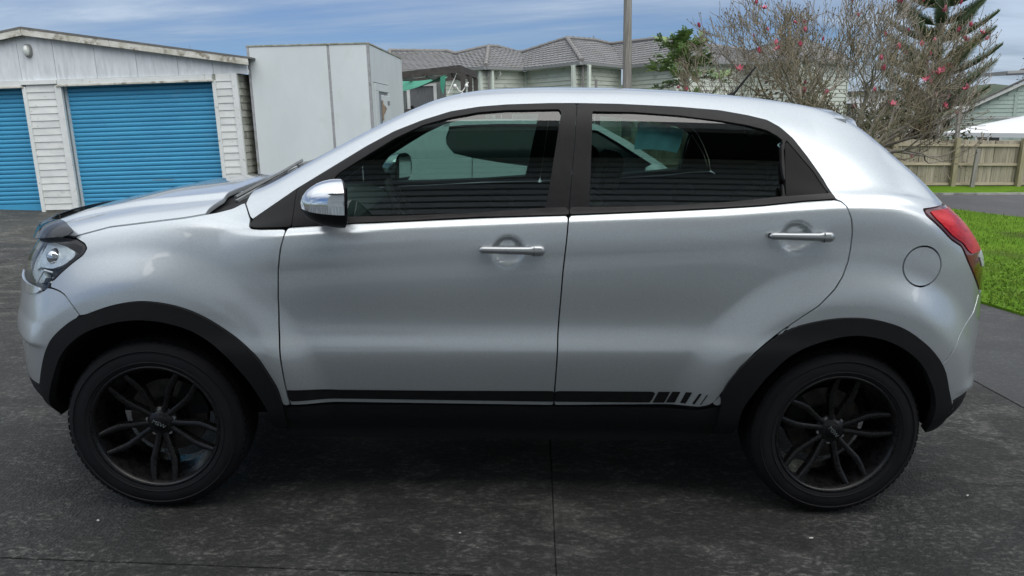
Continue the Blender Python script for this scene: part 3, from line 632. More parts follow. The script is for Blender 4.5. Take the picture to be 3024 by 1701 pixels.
# -- mirror
def wing_mirror():
    base = surf(-.70, 1.19, 0); root = link('wing_mirror', None, car); root.location = (0, 0, 0)
    x0, x1 = -.715, -.572; cz = 1.228; yc = -.985
    def ring(t, n=28, grow=0):
        s_ = max(.02, (1-(1-t)**2.2))**.5; H = .080*s_+grow; D = .115*s_+grow; out = []
        for k in range(n):
            th = 2*math.pi*k/n; c_, sn = math.cos(th), math.sin(th); e = .75
            yy = D*math.copysign(abs(c_)**e, c_); zz = H*math.copysign(abs(sn)**e, sn)
            if sn < 0: zz *= 1.06
            out.append((x0+(x1-x0)*t-yy*.30*t, yc+yy, cz+zz-.010*(1-s_)))
        return out
    sy = lambda k: math.cos(2*math.pi*(k+.5)/28) < 0
    n = 28; rings = [ring(t) for t in (0, .03, .08, .16, .26, .38, .52, .68, .84, .96, 1.0)]
    def part(sel, name, m, extra=0.0, close=False):
        vs = []; fs = []
        for r in rings: vs += [(x, yc+(y-yc)*(1+extra), cz+(z-cz)*(1+extra)) for x, y, z in r]
        for i in range(len(rings)-1):
            for k in range(n):
                a = [i*n+k, (i+1)*n+k, (i+1)*n+(k+1) % n, i*n+(k+1) % n]; zc = sum(vs[j][2] for j in a)/4
                xc = sum(vs[j][0] for j in a)/4
                if sel(i, zc, k): fs.append(tuple(a))
        if close: fs.append(tuple(range((len(rings)-1)*n, len(rings)*n)))
        us = sorted({i for f in fs for i in f}); rm = {u: i for i, u in enumerate(us)}
        b = MB(); b.add([vs[u] for u in us], [tuple(rm[i] for i in f) for f in fs]); return b.obj(name, m, root, sm=True, fix=False)
    part(lambda x, z, k: True, 'mirror_shell', M_black, 0, True)
    part(lambda x, z, k: z > cz-.022 and x < 9, 'mirror_cap', M_chrome, .035)
    part(lambda x, z, k: cz-.022 < z < cz+.006 and 4 <= x < 9 and sy(k), 'turn_signal', M_led2, .05)
    b = MB(); b.hexa([(-.73,-.80,1.160),(-.63,-.80,1.165),(-.60,-.93,1.17),(-.68,-.93,1.165),(-.73,-.78,1.205),(-.63,-.78,1.21),(-.60,-.93,1.215),(-.68,-.93,1.21)]); b.obj('mirror_arm', M_black, root, bevel=.012)
    b = MB(); b.hexa([(x1+.0285,yc-.085,cz-.06),(x1+.0315,yc-.085,cz-.06),(x1-.0185,yc+.085,cz-.06),(x1-.0215,yc+.085,cz-.06),(x1+.0285,yc-.085,cz+.06),(x1+.0315,yc-.085,cz+.06),(x1-.0185,yc+.085,cz+.06),(x1-.0215,yc+.085,cz+.06)]); b.obj('mirror_glass', M_chrome, root)
    return root
M_led2 = mat('clear_indicator_lens', (.55, .60, .64), (.78, .82, .85), scale=60, rough=.1, metal=.5, stretch=(3, 1, .3), lo=.45, hi=.55)
wm = wing_mirror()

# -- wheels
def wheel(cx, phase, parent, side=1):
    w = empty('wheel', (cx, 0, .340), (0, 0, 0), parent)
    RAD = .343; Y0 = -.885
    prof = [(.238,.215),(.275,.212),(.318,.205),(.333,.188),(.3375,.165),(.3385,.110),(.3375,.055),(.333,.030),(.322,.012),(.300,.000),(.275,-.003),(.252,.000),(.243,.006),(.238,.014)]
    b = MB(); b.lathe([(r+.0035 if r > .3 else r, Y0+a) for r, a in prof], 96, 'y')
    for ring, (ya, yb) in enumerate(((.020, .052), (.060, .100), (.108, .148), (.156, .196))):       # tread blocks
        nb = 72
        for k in range(nb):
            t0 = 2*math.pi*(k+.5*(ring % 2))/nb; t1 = t0+2*math.pi/nb*.72
            sk = .03 if ring in (0, 3) else .05
            r0, r1 = .336, .3428 if ring in (1, 2) else .3424
            def P(t, y, r): return (r*math.cos(t+sk*(y-ya)/(yb-ya)), Y0+y, r*math.sin(t+sk*(y-ya)/(yb-ya)))
            ra = r1-(.010 if ring == 0 else 0); rb_ = r1-(.010 if ring == 3 else 0)
            b.hexa([P(t0, ya, r0), P(t0, yb, r0), P(t1, yb, r0), P(t1, ya, r0), P(t0, ya, ra), P(t0, yb, rb_), P(t1, yb, rb_), P(t1, ya, ra)])
    # moulded ribs on the sidewall
    for rr in (.262, .306):
        b.lathe([(rr-.003, Y0-.001), (rr, Y0-.0045), (rr+.003, Y0-.001)], 96, 'y')
    b.obj('tyre', M_tyre, w, auto=40)
    b = MB(); yr = Y0+.004
    b.lathe([(.246, yr+.006), (.2465, yr), (.243, yr-.003), (.238, yr-.002), (.233, yr+.004), (.228, yr+.014), (.222, yr+.040), (.215, yr+.075), (.205, yr+.12), (.205, yr+.20), (.24, yr+.205)], 96, 'y')
    rim = b.obj('rim', M_rim, w, sm=True)
    def spoke(ang, sgn):
        path = [(.036, .009, .048), (.070, .0175, .044), (.110, .0295, .037), (.146, .040, .031), (.180, .0415, .024), (.212, .0405, .017), (.243, .038, .010)]
        hw = [.0120, .0102, .0105, .0118, .0112, .0095, .0080]; dp = [.040, .034, .032, .034, .034, .032, .026]
        ca, sa = math.cos(ang), math.sin(ang); vs = []; fs = []
        for i, (r, l, y) in enumerate(path):
            l *= sgn
            j = min(i+1, len(path)-1); h = max(i-1, 0); dr = path[j][0]-path[h][0]; dl = (path[j][1]-path[h][1])*sgn; L = math.hypot(dr, dl); nr, nl = -dl/L, dr/L
            for (s_, yy) in ((-1, dp[i]), (-1, .004), (-.35, 0), (.35, 0), (1, .004), (1, dp[i])):
                rr = r+nr*hw[i]*s_; ll = l+nl*hw[i]*s_
                vs.append((rr*ca-ll*sa, yr+y+yy, rr*sa+ll*ca))
        for i in range(len(path)-1):
            for k in range(5): fs.append((i*6+k, (i+1)*6+k, (i+1)*6+k+1, i*6+k+1))
            fs.append((i*6+5, (i+1)*6+5, (i+1)*6, i*6))
        bb = MB(); bb.add(vs, fs); return bb.obj('spoke', M_rim, w, auto=35)
    for k in range(5):
        for s_ in (-1, 1): spoke(R(phase+72*k), s_)
    b = MB(); b.lathe([(.001, yr+.040), (.030, yr+.040), (.036, yr+.043), (.044, yr+.046), (.062, yr+.060), (.070, yr+.085), (.070, yr+.12), (.001, yr+.12)], 40, 'y'); b.obj('hub', M_rim, w, auto=30)
    b = MB(); b.lathe([(.001, yr+.034), (.026, yr+.035), (.0305, yr+.040)], 36, 'y'); b.obj('centre_cap', M_glassdark, w, sm=True)
    for k in range(5):
        t = R(phase+36+72*k); c_ = (.052*math.cos(t), 0, .052*math.sin(t)); b = MB(); b.lathe([(.001, yr+.052), (.008, yr+.052), (.009, yr+.075)], 6, 'y', c_); b.obj('wheel_nut', M_steel, w)
    b = MB(); b.lathe([(.001, yr+.135), (.150, yr+.135), (.152, yr+.14), (.152, yr+.16), (.001, yr+.16)], 48, 'y'); b.obj('brake_disc', M_disc, w, auto=30)
    b = MB(); b.lathe([(.001, yr+.10), (.075, yr+.10), (.078, yr+.135)], 32, 'y'); b.obj('disc_bell', M_inner, w, auto=30)
    ta = R(35 if cx < 0 else 160); b = MB(); pts = []
    for k in range(7):
        t = ta-R(28)+R(56)*k/6
        pts.append(t)
    vs = []; fs = []
    for t in pts: vs += [(r*math.cos(t), y, r*math.sin(t)) for r, y in ((.098, yr+.105), (.172, yr+.105), (.172, yr+.175), (.098, yr+.175))]
    for k in range(6):
        for j in range(4): fs.append((k*4+j, (k+1)*4+j, (k+1)*4+(j+1) % 4, k*4+(j+1) % 4))
    fs += [(0, 1, 2, 3), (24, 25, 26, 27)]; b.add(vs, fs); b.obj('brake_caliper', M_clad, w, bevel=.004)
    txt = bpy.data.curves.new('badge_lettering', 'FONT'); txt.body = 'MSW'; txt.size = .022; txt.align_x = 'CENTER'; txt.align_y = 'CENTER'; txt.extrude = .0006; txt.materials.append(M_badge)
    tmp = bpy.data.objects.new('tmp', txt); scene.collection.objects.link(tmp); dg = bpy.context.evaluated_depsgraph_get(); dg.update()
    tme = bpy.data.meshes.new_from_object(tmp.evaluated_get(dg)); bpy.data.objects.remove(tmp)
    to = link('badge_lettering', tme, w)
    to.location = (0, yr+.0325, 0); to.rotation_euler = (R(90), R(28 if cx < 0 else 48), 0); to.scale = (1.1, 1, 1)
    return w
M_badge = mat('silver_badge', (.22, .25, .25), rough=.4, metal=.4)
w1 = wheel(-1.325, 57, car); w2 = wheel(1.325, 10.7, car)
for w_ in (w1, w2): mirror(w_)
# inner arches and underside
for cx in (-1.325, 1.325):
    b = MB(); n = 30; rr = .44; vs = []; fs = []
    for i in range(n+1):
        t = R(-5)+R(190)*i/n; vs += [(cx+rr*math.cos(t), -.73-.132*min(1, max(0, math.sin(t)*2.4)), .36+rr*.95*math.sin(t)), (cx+rr*math.cos(t), -.48, .36+rr*.95*math.sin(t))]
    for i in range(n): fs.append((2*i, 2*i+2, 2*i+3, 2*i+1))
    b.add(vs, fs); b.box(cx-.44, cx+.44, -.475, -.465, .40, .80)
    al = b.obj('arch_liner', M_inner, car, fix=False); mirror(al)
b = MB(); b.box(-1.80, 1.80, -.46, .46, .24, .44); b.box(-.84, .86, -.74, .74, .25, .42); b.obj('underbody', M_inner, car)
# -- inside
def sect(name, prof, y0, y1, m, parent=None, bevel=.02):
    b = MB(); b.prism(prof, y0, y1, 'xz'); return b.obj(name, m, parent or car, bevel=bevel)
sect('dashboard', [(-1.02,.75),(-1.02,1.10),(-.92,1.165),(-.74,1.165),(-.62,1.10),(-.60,.75)], -.70, .70, M_dash, bevel=.03)
for ys in (-.62, .14):
    s_ = empty('front_seat', (0, 0, 0), parent=car)
    sect('seat_cushion', [(-.30,.42),(-.32,.60),(-.10,.63),(.22,.58),(.24,.42)], ys, ys+.5, M_seat, s_, .04)
    sect('seat_back', [(.12,.55),(.24,.50),(.46,1.16),(.40,1.22),(.32,1.20)], ys+.01, ys+.49, M_seat, s_, .04)
    sect('headrest', [(.385,1.24),(.46,1.22),(.50,1.37),(.46,1.41),(.42,1.40)], ys+.12, ys+.38, M_seat, s_, .03)
s_ = empty('rear_seat', (0, 0, 0), parent=car)
sect('seat_cushion', [(.72,.42),(.70,.62),(1.20,.60),(1.20,.42)], -.62, .62, M_seat, s_, .04)
sect('seat_back', [(1.10,.55),(1.22,.52),(1.46,1.16),(1.38,1.19),(1.30,1.17)], -.62, .62, M_seat, s_, .04)
for ys in (-.46, .24): sect('headrest', [(1.33,1.19),(1.41,1.18),(1.46,1.33),(1.38,1.36)], ys, ys+.24, M_seat, s_, .03)
b = MB(); th = R(-28); n = 40; c0 = Vector((-.50, .36, 1.03)); pts = []
for k in range(n+1):
    t = 2*math.pi*k/n; v = Vector((0, .185*math.cos(t), .185*math.sin(t))); v = Matrix.Rotation(th, 3, 'Y') @ v; pts.append(c0+v)
b.tube(pts, .016, 8, cap=False)
for a_ in (90, 210, 330):
    v = Matrix.Rotation(th, 3, 'Y') @ Vector((0, .17*math.cos(R(a_)), .17*math.sin(R(a_)))); b.tube([c0+Vector((-.02,0,0)), c0+v], .013, 6)
b.obj('steering_wheel', M_seat, car, sm=True)
b = MB(); b.box(-.40,-.375,-.11,.11,1.475,1.535); b.tube([(-.40,0,1.53),(-.43,0,1.575)], .01, 6); b.obj('interior_mirror', M_black, car, bevel=.012)
for ys in (-.50, .50):
    b = MB(); b.tube([(.30, ys, 1.50), (.33, ys*1.18, 1.30), (.36, ys*1.35, 1.05)], .012, 5); b.obj('seat_belt', M_seat, car)
# -- roof spoiler
b = MB(); n = 16; vs = []
for i in range(n+1):
    y = -.56+1.12*i/n; q = (y/.56)**2
    zr = 1.6165-.026*q-.030*q**3
    xt = 1.515-.095*q; zt = 1.586-.028*q-.060*q**3
    vs += [(1.27, y, zr+.004), (1.36, y, zr-.005+.003), (xt-.04, y, zt+.004), (xt, y, zt-.004), (xt-.004, y, zt-.026), (xt-.07, y, zt-.040)]
b.add(vs, [(6*i+k, 6*i+k+1, 6*i+k+7, 6*i+k+6) for i in range(n) for k in range(5)]+[(0,1,2,3,4,5), tuple(6*n+k for k in (5,4,3,2,1,0))])
b.obj('roof_spoiler', M_paint, body, auto=50)
# -- wipers, aerial
b = MB(); b.tube([(-1.06,-.60,1.175),(-.98,-.45,1.235),(-.945,-.25,1.275)], [.014,.012,.008], 6); b.tube([(-1.045,-.66,1.205),(-.955,-.40,1.272),(-.93,-.05,1.315)], .007, 5); b.obj('wiper', M_steel, car)
b = MB(); b.tube([(-1.06,.10,1.22),(-.97,.25,1.275),(-.945,.45,1.275)], [.014,.012,.008], 6); b.tube([(-.965,.0,1.29),(-.95,.35,1.295),(-.97,.60,1.26)], .007, 5); b.obj('wiper', M_steel, car)
b = MB(); b.tube([(1.055,0,1.642),(1.07,0,1.664)], [.024,.014], 10); b.tube([(1.065,0,1.655),(1.165,0,1.79)], [.0065,.004], 8); b.obj('aerial', M_clad, car)
for o in [fender, fdoor, rdoor, skirt, at1, at2, hlamp, tlamp, wm]: mirror(o)
# ------------------------------------------------------------------ ground
def gsheet(name, x0, x1, y0, y1, nx, ny, m, dz=0.0, wob=0.0, parent=None):
    xs = np.linspace(x0, x1, nx); ys = np.linspace(y0, y1, ny); b = MB()
    b.add([(x, y, ground_z(x)+dz+wob*math.sin(x*.9+y*.35)*math.sin(y*.7)) for y in ys for x in xs], [(j*nx+i, j*nx+i+1, (j+1)*nx+i+1, (j+1)*nx+i) for j in range(ny-1) for i in range(nx-1)])
    return b.obj(name, m, parent, sm=True, fix=False)
def concrete(name, base, light, moss, rscale=1.0, stain=.5, fine=.5):
    m = bpy.data.materials.new(name); m.use_nodes = True; t = m.node_tree; p = t.nodes['Principled BSDF']; p.inputs['Specular IOR Level'].default_value = .3
    tc = N(t, 'ShaderNodeTexCoord'); geo = N(t, 'ShaderNodeNewGeometry'); vec = geo.outputs['Position']
    def nz(sc, det, lo, hi, ro=.6, st=None, dist=0):
        v = vec
        if st: mp = N(t, 'ShaderNodeMapping'); t.links.new(vec, mp.inputs[0]); mp.inputs['Scale'].default_value = st; v = mp.outputs[0]
        n = N(t, 'ShaderNodeTexNoise'); t.links.new(v, n.inputs['Vector']); n.inputs['Scale'].default_value = sc; n.inputs['Detail'].default_value = det; n.inputs['Roughness'].default_value = ro; n.inputs['Distortion'].default_value = dist
        r = N(t, 'ShaderNodeMapRange'); t.links.new(n.outputs['Fac'], r.inputs['Value']); r.inputs['From Min'].default_value = lo; r.inputs['From Max'].default_value = hi; return n.outputs['Fac'], r.outputs[0]
    def mul(a, b):
        k = N(t, 'ShaderNodeMath', operation='MULTIPLY'); t.links.new(a, k.inputs[0])
        if isinstance(b, float): k.inputs[1].default_value = b
        else: t.links.new(b, k.inputs[1])
        return k.outputs[0]
    _, big = nz(.55, 4, .42, .66); _, mid = nz(3.2, 9, .46, .66, .72, (1, 1.6, 1), .8); rawf, fin = nz(46, 6, .50, .66, .75, (.75, 1.25, 1)); _, gr = nz(160, 3, .40, .70)
    _, ms = nz(1.3, 6, .52, .70)
    def mix(f, a, b):
        k = N(t, 'ShaderNodeMix', data_type='RGBA')
        t.links.new(f, k.inputs[0])
        for i, c in ((6, a), (7, b)):
            if isinstance(c, tuple): k.inputs[i].default_value = (*c, 1)
            else: t.links.new(c, k.inputs[i])
        return k.outputs[2]
    dark = tuple(c*.62 for c in base)
    c = mix(gr, dark, base); c = mix(mul(mul(mid, fin), stain*2), c, light); c = mix(mul(mul(big, mid), stain*.6), c, light); c = mix(mul(ms, .35), c, moss); c = mix(mul(fin, fine*.35), c, light)
    t.links.new(c, p.inputs['Base Color'])
    rr = N(t, 'ShaderNodeMapRange'); t.links.new(big, rr.inputs['Value']); rr.inputs['To Min'].default_value = .62; rr.inputs['To Max'].default_value = .85; t.links.new(rr.outputs[0], p.inputs['Roughness'])
    vo = N(t, 'ShaderNodeTexVoronoi'); t.links.new(vec, vo.inputs['Vector']); vo.inputs['Scale'].default_value = 85
    ba = N(t, 'ShaderNodeMath', operation='ADD'); t.links.new(vo.outputs['Distance'], ba.inputs[0]); t.links.new(rawf, ba.inputs[1])
    b = N(t, 'ShaderNodeBump'); b.inputs['Strength'].default_value = .75; b.inputs['Distance'].default_value = .006; t.links.new(ba.outputs[0], b.inputs['Height']); t.links.new(b.outputs[0], p.inputs['Normal'])
    return m
M_conc = concrete('weathered_dark_concrete', (.034, .034, .032), (.17, .17, .155), (.036, .037, .030), stain=.6, fine=.75)
M_conc2 = concrete('old_yard_concrete', (.062, .060, .053), (.22, .215, .19), (.055, .055, .038), stain=.8, fine=.7)
M_asph = concrete('worn_asphalt', (.062, .064, .066), (.15, .152, .15), (.06, .062, .055), stain=.3, fine=.6)
M_road = concrete('smooth_road', (.095, .095, .10), (.17, .17, .17), (.09, .09, .085), stain=.2, fine=.3)
M_earth = mat('damp_earth', (.022, .020, .016), (.05, .042, .03), scale=14, rough=.95, bump=.6)
g = gsheet('ground', -400, 500, -300, 900, 181, 121, mat('rough_grassland', (.05, .075, .025), (.075, .09, .035), scale=.3, rough=.95), dz=-.06); tag(g, kind='structure')
g = gsheet('yard', -14, 12, -14, 24, 105, 20, M_conc2, dz=-.020); tag(g, kind='structure')
# slabs of the drive with open joints
drive = empty('driveway'); tag(drive, kind='structure')
slabs = [(-4.9,.2615,-1.246,2.2), (.2685,2.98,-1.50,2.2), (-4.9,.2615,-4.8,-1.254), (.2685,2.98,-4.8,-1.508), (-4.9,.2615,2.207,5.2), (.2685,2.98,2.207,5.2), (-8.2,-4.907,-1.246,2.2), (-8.2,-4.907,2.207,5.2), (-8.2,-4.907,-4.8,-1.254)]
for (x0, x1, y0, y1) in slabs:
    n = max(2, int((x1-x0)/.5)); xs = np.linspace(x0, x1, n+1); b = MB(); k = 0
    tilt = random.uniform(-.002, .002)
    sx = lambda x, y: x+.059*y if abs(x-.265) < .01 else x      # the cross joint runs slightly askew
    sy = lambda x, y: y-.055*(x+1.3) if -1.3 < y < -1.2 else y
    top = [(sx(x, y), sy(x, y), ground_z(x)-.001+tilt) for y in (y0, y1) for x in xs]; bot = [(x, y, z-.09) for x, y, z in top]; m_ = n+1; L = len(top)
    fs = [(i, i+1, m_+i+1, m_+i) for i in range(n)]+[(i, L+i, L+i+1, i+1) for i in range(n)]+[(m_+i, m_+i+1, L+m_+i+1, L+m_+i) for i in range(n)]+[(0, m_, L+m_, L), (n, L+n, L+m_+n, m_+n)]
    b.add(top+bot, fs); b.obj('concrete_slab', M_conc, drive, fix=True, bevel=.004)
g = gsheet('paving', 2.99, 12.0, -5.5, 14.5, 40, 24, M_asph, dz=-.004); tag(g, kind='structure')
# joint filler: damp moss and grit in the open joints
# lane and grass beyond
def poly_sheet(name, pts, m, dz, kind='structure', parent=None, thick=0):
    b = MB(); cx = sum(p[0] for p in pts)/len(pts); cy = sum(p[1] for p in pts)/len(pts); n = len(pts); rings = 10; vs = []; fs = []
    for r in range(rings+1):
        k = r/rings
        vs += [(cx+(x-cx)*k, cy+(y-cy)*k, ground_z(cx+(x-cx)*k)+dz) for x, y in pts]
    for r in range(rings):
        for i in range(n): fs.append((r*n+i, (r+1)*n+i, (r+1)*n+(i+1) % n, r*n+(i+1) % n))
    if thick:
        L = len(vs); vs += [(x, y, ground_z(x)+dz-thick) for x, y in pts]; o_ = rings*n
        for i in range(n): fs.append((o_+i, L+i, L+(i+1) % n, o_+(i+1) % n))
    b.add(vs, fs); o = b.obj(name, m, parent, fix=True); 
    if kind: tag(o, kind=kind)
    return o
M_lawn = mat('lawn_turf', (.07, .15, .010), (.10, .185, .014), scale=2.2, rough=.95, spec=.1, bump=.5, bscale=60, dirt=(.05, .055, .02), dscale=.9, dlo=.56, dhi=.72)
edge = [(4.15,4.2),(4.22,3.5),(4.38,2.98),(4.46,2.55),(4.52,2.2),(5.2,1.75),(6.4,1.35),(8,1.2),(11,1.2),(14,1.6),(16,3.2),(16,8.3),(12.5,8.9),(9.35,9.53),(9.05,10.1),(8.83,10.73),(7.6,11.6),(6.3,12.3),(5.2,12.4),(4.3,10.5),(4.1,7)]
lawn = poly_sheet('lawn', edge, M_lawn, .018, thick=.05)
lane = poly_sheet('lane', [(4.0,12.6),(6.4,12.45),(7.7,11.75),(8.85,10.85),(9.15,10.15),(9.45,9.62),(12.5,9.0),(16,8.4),(30,6),(34,13.5),(16,14.15),(12.58,14.2),(10.25,13.82),(8,14.0),(4,14.4)], M_road, .002)
verge = poly_sheet('grass_verge', [(4,14.45),(8,14.05),(10.25,13.87),(12.58,14.25),(16,14.2),(34,13.6),(34,16.6),(16,16.5),(4,16.2)], M_lawn, .03, thick=.06)
kb = MB(); 
M_kerb = mat('pale_concrete_kerb', (.20, .20, .19), (.30, .30, .28), scale=8, rough=.8, dirt=(.08, .08, .07), dscale=3)
pk = [(8,14.02),(10.25,13.84),(12.58,14.22),(16,14.17),(30,13.7)]
for i in range(len(pk)-1):
    (x0, y0), (x1, y1) = pk[i], pk[i+1]; z0, z1 = ground_z(x0), ground_z(x1)
    kb.hexa([(x0,y0-.05,z0),(x1,y1-.05,z1),(x1,y1+.06,z1),(x0,y0+.06,z0),(x0,y0-.05,z0+.045),(x1,y1-.05,z1+.045),(x1,y1+.06,z1+.045),(x0,y0+.06,z0+.045)])
tag(kb.obj('kerb', M_kerb), kind='structure')
# grass blades: nearest the camera they show singly
def inside(px, py, poly):
    c = False
    for (ax, ay), (bx, by) in zip(poly, poly[1:]+poly[:1]):
        if (ay > py) != (by > py) and px < ax+(py-ay)*(bx-ax)/(by-ay): c = not c
    return c
def blades(name, poly, count, h0, h1, m, wide, bx0, bx1, by0, by1, dens=None):
    vs = []; fs = []; n = 0
    while n < count:
        x = random.uniform(bx0, bx1); y = by0+(by1-by0)*random.random()**1.5
        if not inside(x, y, poly): continue
        if dens and random.random() > dens(x, y): continue
        n += 1; a = random.uniform(0, math.pi*2); h = random.uniform(h0, h1); w = wide*random.uniform(.6, 1.3)*(1+.06*(y-by0)); l = random.uniform(0, .7)*h; la = random.uniform(0, math.pi*2)
        z = ground_z(x)+.012; k = len(vs)
        vs += [(x-w*math.cos(a), y-w*math.sin(a), z), (x+w*math.cos(a), y+w*math.sin(a), z), (x+w*.6*math.cos(a)+l*.4*math.cos(la), y+w*.6*math.sin(a)+l*.4*math.sin(la), z+h*.6), (x+l*math.cos(la), y+l*math.sin(la), z+h)]
        fs += [(k, k+1, k+2), (k, k+2, k+3)]
    me = bpy.data.meshes.new(name); me.from_pydata(vs, [], fs); me.materials.append(m); me.update(); o = link(name, me); tag(o, kind='stuff'); return o
M_blade = mat('grass_blade', (.088, .170, .020), (.13, .215, .03), scale=1.5, rough=.8, spec=.15, dirt=(.16, .20, .03), dscale=30, dlo=.55, dhi=.7)
M_weed = mat('clover_leaf', (.10, .19, .022), (.15, .25, .045), scale=4, rough=.8, spec=.15, dirt=(.15, .19, .09), dscale=40, dlo=.58, dhi=.7)
o = blades('grass', edge, 60000, .02, .055, M_blade, .004, 4.1, 13, 1.2, 12.5); tag(o, 'short green lawn grass right of the silver car')
o = blades('clover', edge, 12000, .012, .035, M_weed, .018, 4.1, 8.5, 1.2, 5.2, lambda x, y: 1-.75*max(0, (y-3.6)/1.6)); tag(o, 'broad leaved clover along the lawn edge by the paving')
for o_ in []: pass

# ------------------------------------------------------------------ garage
M_wb = mat('peeling_white_board', (.60, .62, .61), (.52, .55, .54), scale=3, rough=.75, dirt=(.30, .31, .28), dscale=9, dlo=.60, dhi=.80, rnd=.06, stretch=(1, 1, 2), bump=.15, bscale=60)
M_trim = mat('weathered_white_trim', (.62, .65, .64), (.55, .58, .57), scale=4, rough=.7, dirt=(.25, .24, .19), dscale=14, dlo=.62, dhi=.74, bump=.2, bscale=60)
M_fascia = mat('flaking_mossy_fascia', (.58, .58, .54), (.40, .40, .34), scale=5, rough=.85, dirt=(.22, .205, .16), dscale=7, dlo=.53, dhi=.63, bump=.5, bscale=50)
M_gable = mat('stained_gable_sheet', (.60, .64, .67), (.50, .54, .56), scale=3.0, rough=.75, dirt=(.42, .45, .46), dscale=3.4, dlo=.52, dhi=.74, stretch=(4, 1, .8), bump=.1)
M_blue = mat('blue_enamelled_slat', (.055, .30, .50), (.048, .265, .46), scale=2, rough=.36, rough2=.48, rnd=.05, dirt=(.10, .30, .46), dscale=3, dlo=.60, dhi=.80, stretch=(1, 1, 3))
M_dark = mat('shadowed_interior', (.01, .01, .01), rough=.9)
M_rooftop = mat('old_roofing', (.10, .10, .10), (.14, .14, .13), scale=6, rough=.85)
gar = empty('garage', (-6.79, 8.11, .32), (0, -.008, -.06)); tag(gar, 'old white timber garage with two bright blue roller doors and a low gable', 'garage')
def gbox(name, x0, x1, y0, y1, z0, z1, m, parent=gar, bevel=.004):
    return MB().box(x0, x1, y0, y1, z0, z1).obj(name, m, parent, bevel=bevel)
# gable sheets between vertical battens
def top_z(x): return 2.515-(x-.21)*.1606 if x > .21 else 2.515-(.21-x)*.16
xs = [-4.2,-3.3,-2.4,-1.5,-.75,0.03,.55,1.15,1.75,2.35,2.86,3.36]
for a_, c_ in zip(xs[:-1], xs[1:]):
    pl = [(a_+.003, 1.885), (c_-.003, 1.885), (c_-.003, top_z(c_-.003))]+([(.21, 2.515)] if a_ < .21 < c_ else [])+[(a_+.003, top_z(a_+.003))]
    MB().prism(pl, 0, .03, 'xz').obj('gable_panel', M_gable, gar)
MB().prism([(-4.2,1.9),(3.3,1.9),(3.3,1.95),(.21,2.45),(-4.2,1.75+.1)], .04, .10, 'xz').obj('gable_backing', M_dark, gar)
# fascia boards, with a joint
for a_, c_ in ((.205, 1.45), (1.455, 3.42)):
    MB().prism([(a_, top_z(a_)-.012), (c_, top_z(c_)-.012), (c_, top_z(c_)+.085), (a_, top_z(a_)+.085)], -.12, -.095, 'xz').obj('fascia_board', M_fascia, gar, bevel=.004)
MB().prism([(-4.3, top_z(-4.3)-.012), (.20, top_z(.20)-.012), (.20, top_z(.2)+.085), (-4.3, top_z(-4.3)+.085)], -.12, -.095, 'xz').obj('fascia_board', M_fascia, gar, bevel=.004)
MB().prism([(.21, 2.59), (3.44, 2.075), (3.44, 2.10), (.21, 2.622), (-4.3, 1.90), (-4.3, 1.875)], -.125, 6.2, 'xz').obj('roof', M_rooftop, gar)
MB().prism([(3.36,1.885),(3.36,1.93),(3.20,1.93),(3.20,1.885)], .03, .06, 'xz').obj('soffit_strip', M_trim, gar)
# heads above the doors, cap over the pier
gbox('door_head', .56, 2.84, -.035, .03, 1.80, 1.88, M_trim); gbox('door_head', -2.4, .02, -.035, .03, 1.80, 1.88, M_trim)
gbox('pier_cap', .02, .555, -.045, .03, 1.825, 1.888, M_trim)
gbox('drip_strip', .54, 2.86, -.055, -.037, 1.785, 1.812, M_fascia); gbox('drip_strip', -2.4, .05, -.055, -.037, 1.785, 1.812, M_fascia)
def boards(x0, x1, z0, z1, pitch, y=0.0, m=M_wb, parent=gar, name='weatherboard', dep=.016):
    z = z1
    while z > z0+.02:
        zb = max(z-pitch, z0); w = random.uniform(-.0015, .0015)
        MB().hexa([(x0,y-dep,zb+w),(x1,y-dep,zb-w),(x1,y+.012,zb),(x0,y+.012,zb),(x0,y-.003,z+.004),(x1,y-.003,z+.004),(x1,y+.012,z+.004),(x0,y+.012,z+.004)]).obj(name, m, parent)
        z = zb
boards(.075, .505, .0, 1.82, .1017)
boards(2.885, 3.115, .0, 1.885, .1017)
gbox('corner_board', .02, .075, -.03, .03, -.06, 1.80, M_trim); gbox('corner_board', .505, .575, -.03, .20, -.06, 1.80, M_trim)
gbox('corner_board', 2.83, 2.885, -.03, .03, -.06, 1.80, M_trim); gbox('corner_board', 3.115, 3.195, -.025, .03, -.06, 1.885, M_trim)
gbox('reveal_board', .575, .60, -.03, .20, -.06, 1.80, M_trim)
# side wall seen in the slot by the white cold room
sw = empty('side_wall', (3.195, .03, 0), (0, 0, R(88)), gar)
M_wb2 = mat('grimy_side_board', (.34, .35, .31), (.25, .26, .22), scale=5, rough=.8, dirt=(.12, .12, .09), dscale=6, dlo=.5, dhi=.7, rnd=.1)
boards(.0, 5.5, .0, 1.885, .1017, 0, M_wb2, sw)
gbox('wall', .02, .60, .014, .06, -.05, 1.80, M_wb2); gbox('wall', 2.83, 3.19, .014, .06, -.05, 1.885, M_wb2)
